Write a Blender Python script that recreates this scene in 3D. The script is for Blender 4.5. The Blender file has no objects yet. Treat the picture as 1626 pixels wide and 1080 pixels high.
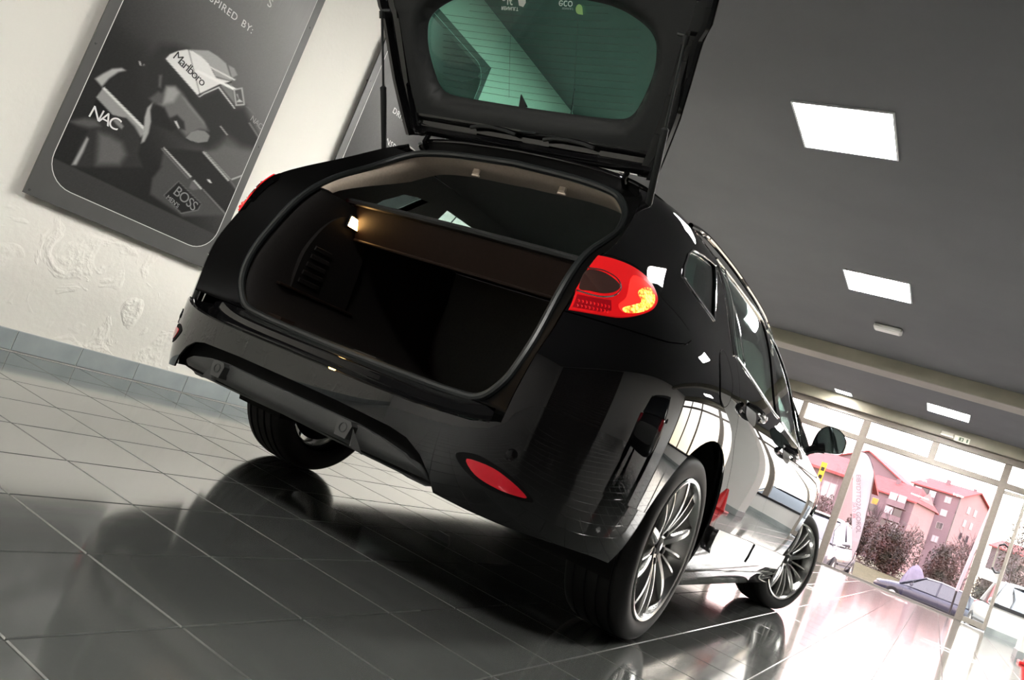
import bpy, math, random
import numpy as np
from mathutils import Matrix, Vector
from mathutils.geometry import delaunay_2d_cdt

# ------------------------------------------------------------------ camera
scene = bpy.context.scene
COL = scene.collection
ROLL, PITCH, YAW = math.radians(21.426), math.radians(4.675), math.radians(-31.184)
CAMPOS = Vector((1.6102, -2.6108, 0.5563))
_fw = Vector((math.sin(YAW) * math.cos(PITCH), math.cos(YAW) * math.cos(PITCH), math.sin(PITCH)))
_r0 = Vector((math.cos(YAW), -math.sin(YAW), 0.0))
_u0 = _r0.cross(_fw)
_rt = _r0 * math.cos(ROLL) + _u0 * math.sin(ROLL)
_up = -_r0 * math.sin(ROLL) + _u0 * math.cos(ROLL)
cam_data = bpy.data.cameras.new('camera')
cam_data.sensor_width = 36.0
cam_data.sensor_fit = 'HORIZONTAL'
cam_data.lens = 1256.68 / 1626.0 * 36.0
cam_data.clip_start = 0.05
cam_data.clip_end = 900.0
cam = bpy.data.objects.new('camera', cam_data)
COL.objects.link(cam)
m = Matrix.Identity(4)
for i in range(3):
    m[i][0], m[i][1], m[i][2], m[i][3] = _rt[i], _up[i], -_fw[i], CAMPOS[i]
cam.matrix_world = m
scene.camera = cam

# ------------------------------------------------------------------ view + sky
scene.view_settings.view_transform = 'Standard'
scene.view_settings.look = 'None'
scene.view_settings.gamma = 1.0
scene.view_settings.use_curve_mapping = False
scene.view_settings.exposure = 0.40
PANEL_STRENGTH = 150.0
SKY_STRENGTH = 7.0

world = bpy.data.worlds.new('dusk_sky')
scene.world = world
world.use_nodes = True
wn, wl = world.node_tree.nodes, world.node_tree.links
wn.clear()
w_out = wn.new('ShaderNodeOutputWorld')
w_bg = wn.new('ShaderNodeBackground')
w_tc = wn.new('ShaderNodeTexCoord')
w_sep = wn.new('ShaderNodeSeparateXYZ')
w_ramp = wn.new('ShaderNodeValToRGB')
wl.new(w_tc.outputs['Generated'], w_sep.inputs[0])
wl.new(w_sep.outputs['Z'], w_ramp.inputs[0])
w_ramp.color_ramp.elements[0].position = 0.0
w_ramp.color_ramp.elements[0].color = (1.0, 0.80, 0.58, 1)
w_ramp.color_ramp.elements[1].position = 0.12
w_ramp.color_ramp.elements[1].color = (1.0, 0.95, 0.90, 1)
e = w_ramp.color_ramp.elements.new(0.6)
e.color = (0.80, 0.88, 1.0, 1)
wl.new(w_ramp.outputs[0], w_bg.inputs['Color'])
w_bg.inputs['Strength'].default_value = SKY_STRENGTH
wl.new(w_bg.outputs[0], w_out.inputs[0])

# ------------------------------------------------------------------ materials
def mat(name, color, rough=0.5, metal=0.0, coat=0.0, coat_rough=0.02, emit=None, strength=0.0, spec=0.5, ior=1.5):
    mt = bpy.data.materials.new(name)
    mt.use_nodes = True
    b = mt.node_tree.nodes['Principled BSDF']
    b.inputs['Base Color'].default_value = (*color, 1)
    b.inputs['Roughness'].default_value = rough
    b.inputs['Metallic'].default_value = metal
    b.inputs['Coat Weight'].default_value = coat
    b.inputs['Coat Roughness'].default_value = coat_rough
    b.inputs['Specular IOR Level'].default_value = spec
    b.inputs['IOR'].default_value = ior
    if emit:
        b.inputs['Emission Color'].default_value = (*emit, 1)
        b.inputs['Emission Strength'].default_value = strength
    return mt

def noise_mat(name, c1, c2, scale, rough=0.6, rough2=None, bump=0.0, detail=4.0, coords='Object', bump_scale=None, **kw):
    """two-tone mottled surface with fine relief"""
    mt = mat(name, c1, rough, **kw)
    nt = mt.node_tree
    b = nt.nodes['Principled BSDF']
    tc = nt.nodes.new('ShaderNodeTexCoord')
    nz = nt.nodes.new('ShaderNodeTexNoise')
    nz.inputs['Scale'].default_value = scale
    nz.inputs['Detail'].default_value = detail
    rp = nt.nodes.new('ShaderNodeValToRGB')
    rp.color_ramp.elements[0].position = 0.3
    rp.color_ramp.elements[1].position = 0.7
    rp.color_ramp.elements[0].color = (*c1, 1)
    rp.color_ramp.elements[1].color = (*c2, 1)
    nt.links.new(tc.outputs[coords], nz.inputs['Vector'])
    nt.links.new(nz.outputs['Fac'], rp.inputs[0])
    nt.links.new(rp.outputs[0], b.inputs['Base Color'])
    if rough2 is not None:
        mr = nt.nodes.new('ShaderNodeMapRange')
        mr.inputs['From Min'].default_value = 0.3
        mr.inputs['From Max'].default_value = 0.7
        mr.inputs['To Min'].default_value = rough
        mr.inputs['To Max'].default_value = rough2
        nt.links.new(nz.outputs['Fac'], mr.inputs['Value'])
        nt.links.new(mr.outputs[0], b.inputs['Roughness'])
    if bump:
        bm = nt.nodes.new('ShaderNodeBump')
        bm.inputs['Strength'].default_value = bump
        bm.inputs['Distance'].default_value = 0.01
        n2 = nz
        if bump_scale:
            n2 = nt.nodes.new('ShaderNodeTexNoise')
            n2.inputs['Scale'].default_value = bump_scale
            n2.inputs['Detail'].default_value = 6.0
            nt.links.new(tc.outputs[coords], n2.inputs['Vector'])
        nt.links.new(n2.outputs['Fac'], bm.inputs['Height'])
        nt.links.new(bm.outputs[0], b.inputs['Normal'])
    return mt

def glass_mat(name, tint, refl=1.0, ior=1.5, rough=0.0):
    """thin pane: tinted see-through with a Fresnel reflection"""
    mt = bpy.data.materials.new(name)
    mt.use_nodes = True
    nt = mt.node_tree
    nt.nodes.clear()
    o = nt.nodes.new('ShaderNodeOutputMaterial')
    mx = nt.nodes.new('ShaderNodeMixShader')
    tr = nt.nodes.new('ShaderNodeBsdfTransparent')
    gl = nt.nodes.new('ShaderNodeBsdfGlossy')
    fr = nt.nodes.new('ShaderNodeFresnel')
    # same Fresnel curve whichever face of the pane is met first
    ge = nt.nodes.new('ShaderNodeNewGeometry')
    mi = nt.nodes.new('ShaderNodeMapRange')
    mi.inputs['To Min'].default_value = ior
    mi.inputs['To Max'].default_value = 1.0 / ior
    nt.links.new(ge.outputs['Backfacing'], mi.inputs['Value'])
    nt.links.new(mi.outputs[0], fr.inputs['IOR'])
    tr.inputs['Color'].default_value = (*tint, 1)
    gl.inputs['Roughness'].default_value = rough
    gl.inputs['Color'].default_value = (refl, refl, refl, 1)
    nt.links.new(fr.outputs[0], mx.inputs[0])
    nt.links.new(tr.outputs[0], mx.inputs[1])
    nt.links.new(gl.outputs[0], mx.inputs[2])
    nt.links.new(mx.outputs[0], o.inputs['Surface'])
    return mt

def emit_mat(name, color, strength):
    mt = bpy.data.materials.new(name)
    mt.use_nodes = True
    nt = mt.node_tree
    nt.nodes.clear()
    o = nt.nodes.new('ShaderNodeOutputMaterial')
    em = nt.nodes.new('ShaderNodeEmission')
    em.inputs['Color'].default_value = (*color, 1)
    em.inputs['Strength'].default_value = strength
    nt.links.new(em.outputs[0], o.inputs['Surface'])
    return mt

# ------------------------------------------------------------------ mesh helpers
def add_obj(name, V, F, material, parent=None, smooth=35, normals=None):
    me = bpy.data.meshes.new(name)
    me.from_pydata([tuple(map(float, v)) for v in V], [], [tuple(map(int, f)) for f in F])
    me.update()
    if material is not None:
        me.materials.append(material)
    if smooth is not None or normals is not None:
        me.polygons.foreach_set('use_smooth', [True] * len(me.polygons))
        if normals is not None:
            me.normals_split_custom_set_from_vertices([tuple(map(float, n)) for n in normals])
        elif smooth < 180:
            me.set_sharp_from_angle(angle=math.radians(smooth))
    o = bpy.data.objects.new(name, me)
    COL.objects.link(o)
    if parent is not None:
        o.parent = parent
    return o

def tag(o, label, cat, group=None):
    o['label'] = label
    o['category'] = cat
    if group:
        o['group'] = group
    return o

def struct(o):
    o['kind'] = 'structure'
    return o

def thing(name, loc, label, cat, group=None, rz=0.0):
    o = bpy.data.objects.new(name, None)
    o.empty_display_size = 0.1
    COL.objects.link(o)
    o.location = loc
    o.rotation_euler = (0, 0, rz)
    return tag(o, label, cat, group)

class MB:
    """collects shapes that belong to one part"""
    def __init__(self):
        self.V, self.F = [], []
    def add(self, V, F):
        n = len(self.V)
        self.V += [tuple(v) for v in V]
        self.F += [tuple(i + n for i in f) for f in F]
        return self
    def box(self, x0, x1, y0, y1, z0, z1, bev=0.0):
        if bev <= 0:
            V = [(x0, y0, z0), (x1, y0, z0), (x1, y1, z0), (x0, y1, z0), (x0, y0, z1), (x1, y0, z1), (x1, y1, z1), (x0, y1, z1)]
            F = [(0, 3, 2, 1), (4, 5, 6, 7), (0, 1, 5, 4), (1, 2, 6, 5), (2, 3, 7, 6), (3, 0, 4, 7)]
            return self.add(V, F)
        b = min(bev, (x1 - x0) / 2.01, (y1 - y0) / 2.01, (z1 - z0) / 2.01)
        V, idx = [], {}
        for sx in (0, 1):
            for sy in (0, 1):
                for sz in (0, 1):
                    X, Y, Z = (x0, x1)[sx], (y0, y1)[sy], (z0, z1)[sz]
                    dx, dy, dz = (b, -b)[sx], (b, -b)[sy], (b, -b)[sz]
                    for ax in range(3):
                        idx[sx, sy, sz, ax] = len(V)
                        V.append((X + (dx if ax != 0 else 0), Y + (dy if ax != 1 else 0), Z + (dz if ax != 2 else 0)))
        F = []
        g = lambda a, b_, c, ax: idx[a, b_, c, ax]
        for s in (0, 1):
            q = [g(s, 0, 0, 0), g(s, 1, 0, 0), g(s, 1, 1, 0), g(s, 0, 1, 0)]
            F.append(q if s else q[::-1])
            q = [g(0, s, 0, 1), g(1, s, 0, 1), g(1, s, 1, 1), g(0, s, 1, 1)]
            F.append(q[::-1] if s else q)
            q = [g(0, 0, s, 2), g(1, 0, s, 2), g(1, 1, s, 2), g(0, 1, s, 2)]
            F.append(q if s else q[::-1])
        def fix(q):
            P_ = [Vector(V[i]) for i in q]
            nrm = (P_[1] - P_[0]).cross(P_[2] - P_[0])
            c = sum(P_, Vector()) / len(P_) - Vector(((x0 + x1) / 2, (y0 + y1) / 2, (z0 + z1) / 2))
            F.append(q if nrm.dot(c) > 0 else q[::-1])
        for a in (0, 1):
            for c in (0, 1):
                fix([g(a, c, 0, 0), g(a, c, 1, 0), g(a, c, 1, 1), g(a, c, 0, 1)])
                fix([g(a, 0, c, 0), g(a, 1, c, 0), g(a, 1, c, 2), g(a, 0, c, 2)])
                fix([g(0, a, c, 1), g(1, a, c, 1), g(1, a, c, 2), g(0, a, c, 2)])
        for a in (0, 1):
            for c in (0, 1):
                for d in (0, 1):
                    fix([g(a, c, d, 0), g(a, c, d, 1), g(a, c, d, 2)])
        return self.add(V, F)
    def tube(self, pts, r, seg=8, closed=False, cap=True):
        pts = [Vector(p) for p in pts]
        n = len(pts)
        rr = r if hasattr(r, '__len__') else [r] * n
        V, F = [], []
        prev = None
        for i, p in enumerate(pts):
            if closed:
                t = pts[(i + 1) % n] - pts[i - 1]
            else:
                t = pts[min(i + 1, n - 1)] - pts[max(i - 1, 0)]
            t.normalize()
            if prev is None:
                a = Vector((0, 0, 1)) if abs(t.z) < 0.9 else Vector((1, 0, 0))
                u = t.cross(a).normalized()
            else:
                u = (prev - t * prev.dot(t)).normalized()
            prev = u
            v = t.cross(u)
            for k in range(seg):
                a = 2 * math.pi * k / seg
                V.append(p + (u * math.cos(a) + v * math.sin(a)) * rr[i])
        m_ = n if closed else n - 1
        for i in range(m_):
            j = (i + 1) % n
            for k in range(seg):
                l = (k + 1) % seg
                F.append((i * seg + k, i * seg + l, j * seg + l, j * seg + k))
        if cap and not closed:
            F.append(tuple(range(seg))[::-1])
            F.append(tuple((n - 1) * seg + k for k in range(seg)))
        return self.add(V, F)
    def revolve(self, prof, seg=48, axis='x', center=(0, 0, 0), closed=False):
        """prof: (along axis, radius)"""
        V, F = [], []
        n = len(prof)
        for k in range(seg):
            a = 2 * math.pi * k / seg
            c, s = math.cos(a), math.sin(a)
            for (h, r) in prof:
                if axis == 'x':
                    q = (h, r * c, r * s)
                elif axis == 'y':
                    q = (r * s, h, r * c)
                else:
                    q = (r * c, r * s, h)
                V.append((q[0] + center[0], q[1] + center[1], q[2] + center[2]))
        for k in range(seg):
            l = (k + 1) % seg
            for i in range(n if closed else n - 1):
                j = (i + 1) % n
                F.append((k * n + i, l * n + i, l * n + j, k * n + j))
        return self.add(V, F)
    def prism(self, poly, axis, a0, a1):
        """extrude a 2D polygon along an axis; poly given in the two other axes in xyz order"""
        n = len(poly)
        def mk(p, a):
            return {'x': (a, p[0], p[1]), 'y': (p[0], a, p[1]), 'z': (p[0], p[1], a)}[axis]
        ar = sum(poly[i][0] * poly[(i + 1) % n][1] - poly[(i + 1) % n][0] * poly[i][1] for i in range(n))
        if ar < 0:
            poly = poly[::-1]
        V = [mk(p, a0) for p in poly] + [mk(p, a1) for p in poly]
        lo, hi = tuple(range(n)), tuple(range(n, 2 * n))
        flip = (axis == 'y') ^ (a1 < a0)
        F = [lo[::-1], hi] + [(i, (i + 1) % n, n + (i + 1) % n, n + i) for i in range(n)]
        if flip:
            F = [f[::-1] for f in F]
        return self.add(V, F)
    def grid(self, fn, us, vs, flip=False):
        V = [tuple(fn(u, v)) for u in us for v in vs]
        nv = len(vs)
        F = []
        for i in range(len(us) - 1):
            for j in range(nv - 1):
                q = (i * nv + j, (i + 1) * nv + j, (i + 1) * nv + j + 1, i * nv + j + 1)
                F.append(q[::-1] if flip else q)
        return self.add(V, F)
    def mirror_x(self):
        self.V = [(-v[0], v[1], v[2]) for v in self.V]
        self.F = [f[::-1] for f in self.F]
        return self
    def obj(self, name, material, parent=None, smooth=35):
        return add_obj(name, self.V, self.F, material, parent, smooth)

def smooth_loop(pts, n_per=6, closed=False):
    """Catmull-Rom through points"""
    P_ = [np.array(p, float) for p in pts]
    n = len(P_)
    out = []
    rng = n if closed else n - 1
    for i in range(rng):
        if closed:
            a, b, c, d = P_[i - 1], P_[i], P_[(i + 1) % n], P_[(i + 2) % n]
        else:
            b, c = P_[i], P_[i + 1]
            a = P_[i - 1] if i > 0 else 2 * b - c
            d = P_[i + 2] if i + 2 < n else 2 * c - b
        for k in range(n_per):
            t = k / n_per
            out.append(0.5 * ((2 * b) + (c - a) * t + (2 * a - 5 * b + 4 * c - d) * t * t + (3 * b - a - 3 * c + d) * t ** 3))
    if not closed:
        out.append(P_[-1])
    return out

def resample(poly, step):
    out = []
    n = len(poly)
    for i in range(n):
        a, b = np.array(poly[i], float), np.array(poly[(i + 1) % n], float)
        k = max(1, int(math.ceil(np.linalg.norm(b - a) / step)))
        for j in range(k):
            out.append(a + (b - a) * j / k)
    return np.array(out)

def inset(poly, d):
    """shrink a closed CCW polygon by d"""
    p = np.array(poly, float)
    n = len(p)
    out = []
    for i in range(n):
        a, b, c = p[i - 1], p[i], p[(i + 1) % n]
        e1, e2 = b - a, c - b
        l1, l2 = np.linalg.norm(e1), np.linalg.norm(e2)
        if l1 < 1e-9 or l2 < 1e-9:
            continue
        n1 = np.array([-e1[1], e1[0]]) / l1
        n2 = np.array([-e2[1], e2[0]]) / l2
        mth = n1 + n2
        k = mth @ mth
        if k < 0.3:
            mth = mth / math.sqrt(max(k, 1e-9))
            out.append(b + mth * d)
        else:
            out.append(b + mth * (2 * d / k))
    return np.array(out)

def in_poly(pts, poly):
    x, y = pts[:, 0], pts[:, 1]
    c = np.zeros(len(pts), bool)
    n = len(poly)
    for i in range(n):
        x1, y1 = poly[i]
        x2, y2 = poly[(i + 1) % n]
        if y1 == y2:
            continue
        t = ((y1 > y) != (y2 > y)) & (x < (x2 - x1) * (y - y1) / (y2 - y1) + x1)
        c ^= t
    return c

def seg_dist(pts, poly):
    d = np.full(len(pts), 1e9)
    n = len(poly)
    for i in range(n):
        a, b = poly[i], poly[(i + 1) % n]
        ab = b - a
        t = np.clip(((pts - a) @ ab) / (ab @ ab + 1e-12), 0, 1)
        d = np.minimum(d, np.linalg.norm(pts - a - t[:, None] * ab, axis=1))
    return d

def area2(p):
    p = np.asarray(p)
    q = np.roll(p, -1, 0)
    return float((p[:, 0] * q[:, 1] - q[:, 0] * p[:, 1]).sum())

def panel(name, poly, fn, material, parent=None, holes=(), step=0.03, thick=0.012, off=0.0, gap=0.0, mirror=False):
    """curved sheet-metal panel: 2D outline (u,v) meshed and carried onto fn(u,v), with thickness and clean edges"""
    if area2(poly) < 0:
        poly = poly[::-1]
    poly = resample(poly, step)
    if gap:
        poly = inset(poly, gap)
    loops = [poly]
    for h in holes:
        h = np.array(h, float)
        if area2(h) < 0:
            h = h[::-1]
        h = resample(h, step)
        if gap:
            h = inset(h, -gap)
        loops.append(h)
    lo, hi = poly.min(0), poly.max(0)
    gx, gy = np.meshgrid(np.arange(lo[0] + step / 2, hi[0], step), np.arange(lo[1] + step / 2, hi[1], step))
    g = np.stack([gx.ravel(), gy.ravel()], 1)
    keep = in_poly(g, poly)
    for h in loops[1:]:
        keep &= ~in_poly(g, h)
    g = g[keep]
    if len(g):
        dd = np.full(len(g), 1e9)
        for l in loops:
            dd = np.minimum(dd, seg_dist(g, l))
        g = g[dd > step * 0.45]
    pts, edges = [], []
    for l in loops:
        b = len(pts)
        pts += [Vector(q) for q in l]
        edges += [(b + i, b + (i + 1) % len(l)) for i in range(len(l))]
    pts += [Vector(q) for q in g]
    v2, e2, f2, ov, oe, of = delaunay_2d_cdt(pts, edges, [], 1, 1e-6)
    v2 = np.array([tuple(v) for v in v2])
    tris = np.array([t for t in f2 if len(t) == 3])
    cen = v2[tris].mean(1)
    ok = in_poly(cen, poly)
    for h in loops[1:]:
        ok &= ~in_poly(cen, h)
    tris = tris[ok]
    a = v2[tris]
    cr = (a[:, 1, 0] - a[:, 0, 0]) * (a[:, 2, 1] - a[:, 0, 1]) - (a[:, 1, 1] - a[:, 0, 1]) * (a[:, 2, 0] - a[:, 0, 0])
    tris[cr < 0] = tris[cr < 0][:, ::-1]
    def ev(uv):
        p = fn(uv[:, 0], uv[:, 1])
        h = 2e-4
        du = fn(uv[:, 0] + h, uv[:, 1]) - fn(uv[:, 0] - h, uv[:, 1])
        dv = fn(uv[:, 0], uv[:, 1] + h) - fn(uv[:, 0], uv[:, 1] - h)
        n = np.cross(du, dv)
        n /= np.linalg.norm(n, axis=1, keepdims=True) + 1e-12
        return p + n * off, n
    P0, N0 = ev(v2)
    V = [P0]
    NN = [N0]
    F = [tuple(t) for t in tris]
    nb = len(P0)
    if thick:
        V.append(P0 - N0 * thick)
        NN.append(-N0)
        F += [tuple(nb + i for i in t[::-1]) for t in tris]
        nb *= 2
        for k, l in enumerate(loops):
            Pl, Nl = ev(np.asarray(l))
            n = len(l)
            tg = np.roll(Pl, -1, 0) - np.roll(Pl, 1, 0)
            sn = np.cross(tg, Nl)
            sn /= np.linalg.norm(sn, axis=1, keepdims=True) + 1e-12
            if k:
                sn = -sn
            V += [Pl, Pl - Nl * thick]
            sn0 = sn + 0.6 * Nl
            sn0 /= np.linalg.norm(sn0, axis=1, keepdims=True)
            NN += [sn0, sn]
            for i in range(n):
                j = (i + 1) % n
                q = (nb + i, nb + n + i, nb + n + j, nb + j)
                if k:
                    q = q[::-1]
                F.append(q)
            nb += 2 * n
    V = np.concatenate(V)
    NN = np.concatenate(NN)
    if mirror:
        V = V * [-1, 1, 1]
        NN = NN * [-1, 1, 1]
        F = [f[::-1] for f in F]
    return add_obj(name, V, F, material, parent, normals=NN)

def text_obj(body, name, material, parent, origin, right, up, size, extrude=0.0004, align='LEFT', shear=0.0, spacing=1.0):
    """flat lettering converted to a mesh, placed with its baseline at origin"""
    cu = bpy.data.curves.new(name, 'FONT')
    cu.body = body
    cu.size = size
    cu.align_x = align
    cu.extrude = extrude
    cu.shear = shear
    cu.space_character = spacing
    tmp = bpy.data.objects.new(name + '_src', cu)
    COL.objects.link(tmp)
    dg = bpy.context.evaluated_depsgraph_get()
    me = bpy.data.meshes.new_from_object(tmp.evaluated_get(dg))
    bpy.data.objects.remove(tmp)
    bpy.data.curves.remove(cu)
    r, u = Vector(right).normalized(), Vector(up).normalized()
    n = r.cross(u)
    o_ = Vector(origin)
    for v in me.vertices:
        v.co = o_ + r * v.co.x + u * v.co.y + n * v.co.z
    me.materials.clear()
    me.materials.append(material)
    o = bpy.data.objects.new(name, me)
    COL.objects.link(o)
    o.parent = parent
    return o
# ------------------------------------------------------------------ showroom
XL, XR, YB, YF_, ZC = -1.93, 8.0, -6.5, 13.2, 3.055
TX, TY, TX0, TY0 = 0.308, 0.305, -0.655, -0.97

def plaster_mat():
    mt = mat('wall_plaster', (0.80, 0.785, 0.72), 0.75)
    nt = mt.node_tree
    b = nt.nodes['Principled BSDF']
    tc = nt.nodes.new('ShaderNodeTexCoord')
    sep = nt.nodes.new('ShaderNodeSeparateXYZ')
    nt.links.new(tc.outputs['Object'], sep.inputs[0])
    # relief is strongest low on the wall where the plaster has swollen with damp
    mr = nt.nodes.new('ShaderNodeMapRange')
    mr.inputs['From Min'].default_value = 0.75
    mr.inputs['From Max'].default_value = 0.35
    nt.links.new(sep.outputs['Z'], mr.inputs['Value'])
    n1 = nt.nodes.new('ShaderNodeTexNoise')
    n1.inputs['Scale'].default_value = 5.0
    n1.inputs['Detail'].default_value = 3.0
    n1.inputs['Distortion'].default_value = 1.2
    n2 = nt.nodes.new('ShaderNodeTexNoise')
    n2.inputs['Scale'].default_value = 38.0
    n2.inputs['Detail'].default_value = 8.0
    n3 = nt.nodes.new('ShaderNodeTexVoronoi')
    n3.inputs['Scale'].default_value = 60.0
    n3.feature = 'SMOOTH_F1'
    n3.inputs['Randomness'].default_value = 1.0
    for n in (n1, n2, n3):
        nt.links.new(tc.outputs['Object'], n.inputs['Vector'])
    rp = nt.nodes.new('ShaderNodeValToRGB')
    rp.color_ramp.elements[0].position = 0.52
    rp.color_ramp.elements[1].position = 0.72
    nt.links.new(n1.outputs['Fac'], rp.inputs[0])
    msk = nt.nodes.new('ShaderNodeMath'); msk.operation = 'MULTIPLY'
    nt.links.new(rp.outputs[0], msk.inputs[0])
    nt.links.new(mr.outputs[0], msk.inputs[1])
    inv = nt.nodes.new('ShaderNodeMath'); inv.operation = 'SUBTRACT'; inv.inputs[0].default_value = 1.0
    nt.links.new(n3.outputs['Distance'], inv.inputs[1])
    ad = nt.nodes.new('ShaderNodeMath'); ad.operation = 'ADD'
    sc_ = nt.nodes.new('ShaderNodeMath'); sc_.operation = 'MULTIPLY'; sc_.inputs[1].default_value = 0.35
    nt.links.new(inv.outputs[0], sc_.inputs[0])
    nt.links.new(n2.outputs['Fac'], ad.inputs[0]); nt.links.new(sc_.outputs[0], ad.inputs[1])
    ml = nt.nodes.new('ShaderNodeMath'); ml.operation = 'MULTIPLY'
    nt.links.new(ad.outputs[0], ml.inputs[0]); nt.links.new(msk.outputs[0], ml.inputs[1])
    gen = nt.nodes.new('ShaderNodeMath'); gen.operation = 'MULTIPLY'; gen.inputs[1].default_value = 0.10
    nt.links.new(n2.outputs['Fac'], gen.inputs[0])
    tot = nt.nodes.new('ShaderNodeMath'); tot.operation = 'ADD'
    nt.links.new(ml.outputs[0], tot.inputs[0]); nt.links.new(gen.outputs[0], tot.inputs[1])
    bm = nt.nodes.new('ShaderNodeBump')
    bm.inputs['Strength'].default_value = 0.5
    bm.inputs['Distance'].default_value = 0.025
    nt.links.new(tot.outputs[0], bm.inputs['Height'])
    nt.links.new(bm.outputs[0], b.inputs['Normal'])
    return mt

def tile_mat():
    mt = mat('floor_tile', (0.12, 0.125, 0.118), 0.12, coat=1.0, coat_rough=0.09, spec=0.8)
    nt = mt.node_tree
    b = nt.nodes['Principled BSDF']
    b.inputs['Coat IOR'].default_value = 1.75
    tc = nt.nodes.new('ShaderNodeTexCoord')
    geo = nt.nodes.new('ShaderNodeNewGeometry')
    n1 = nt.nodes.new('ShaderNodeTexNoise')
    n1.inputs['Scale'].default_value = 2.2
    n1.inputs['Detail'].default_value = 6.0
    mp = nt.nodes.new('ShaderNodeMapping')
    mp.inputs['Scale'].default_value = (60.0, 3.0, 1.0)
    n2 = nt.nodes.new('ShaderNodeTexNoise')
    n2.inputs['Scale'].default_value = 1.0
    n2.inputs['Detail'].default_value = 5.0
    nt.links.new(geo.outputs['Position'], n1.inputs['Vector'])
    nt.links.new(geo.outputs['Position'], mp.inputs['Vector'])
    nt.links.new(mp.outputs[0], n2.inputs['Vector'])
    rp = nt.nodes.new('ShaderNodeValToRGB')
    rp.color_ramp.elements[0].color = (0.070, 0.075, 0.070, 1)
    rp.color_ramp.elements[1].color = (0.105, 0.110, 0.104, 1)
    nt.links.new(n1.outputs['Fac'], rp.inputs[0])
    nt.links.new(rp.outputs[0], b.inputs['Base Color'])
    mr = nt.nodes.new('ShaderNodeMapRange')
    mr.inputs['To Min'].default_value = 0.06
    mr.inputs['To Max'].default_value = 0.17
    nt.links.new(n2.outputs['Fac'], mr.inputs['Value'])
    nt.links.new(mr.outputs[0], b.inputs['Roughness'])
    bm = nt.nodes.new('ShaderNodeBump')
    bm.inputs['Strength'].default_value = 0.03
    bm.inputs['Distance'].default_value = 0.003
    nt.links.new(n1.outputs['Fac'], bm.inputs['Height'])
    nt.links.new(bm.outputs[0], b.inputs['Normal'])
    return mt

M_plaster = plaster_mat()
M_tile = tile_mat()
M_white = noise_mat('white_wall_paint', (0.82, 0.81, 0.79), (0.86, 0.85, 0.83), 3.0, 0.7)
M_grout = noise_mat('grout', (0.055, 0.055, 0.052), (0.08, 0.08, 0.075), 20.0, 0.8)
M_ceil = noise_mat('ceiling_paint', (0.095, 0.096, 0.102), (0.108, 0.109, 0.115), 1.5, 0.75)
M_beam = noise_mat('beam_paint', (0.20, 0.19, 0.145), (0.24, 0.22, 0.17), 4.0, 0.5)
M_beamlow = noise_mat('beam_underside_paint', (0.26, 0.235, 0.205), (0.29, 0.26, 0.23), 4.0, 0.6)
M_base = noise_mat('skirting_tile', (0.30, 0.34, 0.345), (0.36, 0.40, 0.40), 8.0, 0.25)
M_alu = noise_mat('bronze_aluminium', (0.15, 0.13, 0.11), (0.18, 0.155, 0.135), 30.0, 0.5)
M_pane = glass_mat('pink_tinted_pane', (0.99, 0.905, 0.925), 0.8)
M_paneclear = glass_mat('clear_pane', (0.985, 0.99, 0.985), 0.8)
M_ledframe = mat('white_lacquer', (0.75, 0.75, 0.75), 0.35)
M_led = emit_mat('led_diffuser', (1.0, 0.97, 0.92), PANEL_STRENGTH)
M_shutter = noise_mat('brown_shutter_lacquer', (0.045, 0.030, 0.022), (0.06, 0.04, 0.03), 12.0, 0.4)

floor = struct(MB().box(XL, XR, YB, YF_ + 0.1, -0.12, -0.004).obj('floor', M_grout, None, None))
# one tile mesh shared by every single tile
def tile_shape():
    hx, hy, b = TX / 2 - 0.0016, TY / 2 - 0.0016, 0.002
    V = [(sx * hx, sy * hy, -0.01) for sx, sy in ((-1, -1), (1, -1), (1, 1), (-1, 1))]
    V += [(sx * hx, sy * hy, -b) for sx, sy in ((-1, -1), (1, -1), (1, 1), (-1, 1))]
    V += [(sx * (hx - b), sy * (hy - b), 0) for sx, sy in ((-1, -1), (1, -1), (1, 1), (-1, 1))]
    F = [(8, 9, 10, 11)] + [(a + i, a + (i + 1) % 4, a + 4 + (i + 1) % 4, a + 4 + i) for a in (0, 4) for i in range(4)]
    return V, F
tV, tF = tile_shape()
cells = []
i0, i1 = int(math.floor((XL - TX0) / TX)), int(math.ceil((XR - TX0) / TX))
j0, j1 = int(math.floor((YB - TY0) / TY)), int(math.ceil((YF_ - TY0) / TY))
for i in range(i0, i1):
    for j in range(j0, j1):
        c = Vector((TX0 + (i + 0.5) * TX, TY0 + (j + 0.5) * TY, 0.0))
        if c.x < XL - TX * 0.3 or c.x > XR or c.y > YF_ - 0.05 or c.y < YB:
            continue
        d = c - CAMPOS
        zc = d.dot(_fw)
        key = 1e9
        if zc > 0.3:
            px, py = 813 + 1256.7 * d.dot(_rt) / zc, 540 - 1256.7 * d.dot(_up) / zc
            if -60 < px < 1690 and -60 < py < 1140:
                key = zc
        cells.append((key, c))
cells.sort(key=lambda q: q[0])
tile_me = None
rest = MB()
for n, (key, c) in enumerate(cells):
    if n < 300 and key < 1e8:
        if tile_me is None:
            o = add_obj('floor_tile', tV, tF, M_tile, floor, None)
            tile_me = o.data
        else:
            o = bpy.data.objects.new('floor_tile', tile_me)
            COL.objects.link(o)
            o.parent = floor
        o.location = c
    else:
        rest.add([(v[0] + c.x, v[1] + c.y, v[2]) for v in tV], tF)
o = rest.obj('floor_tile_field', M_tile, floor, None)
o['kind'] = 'stuff'

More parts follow.
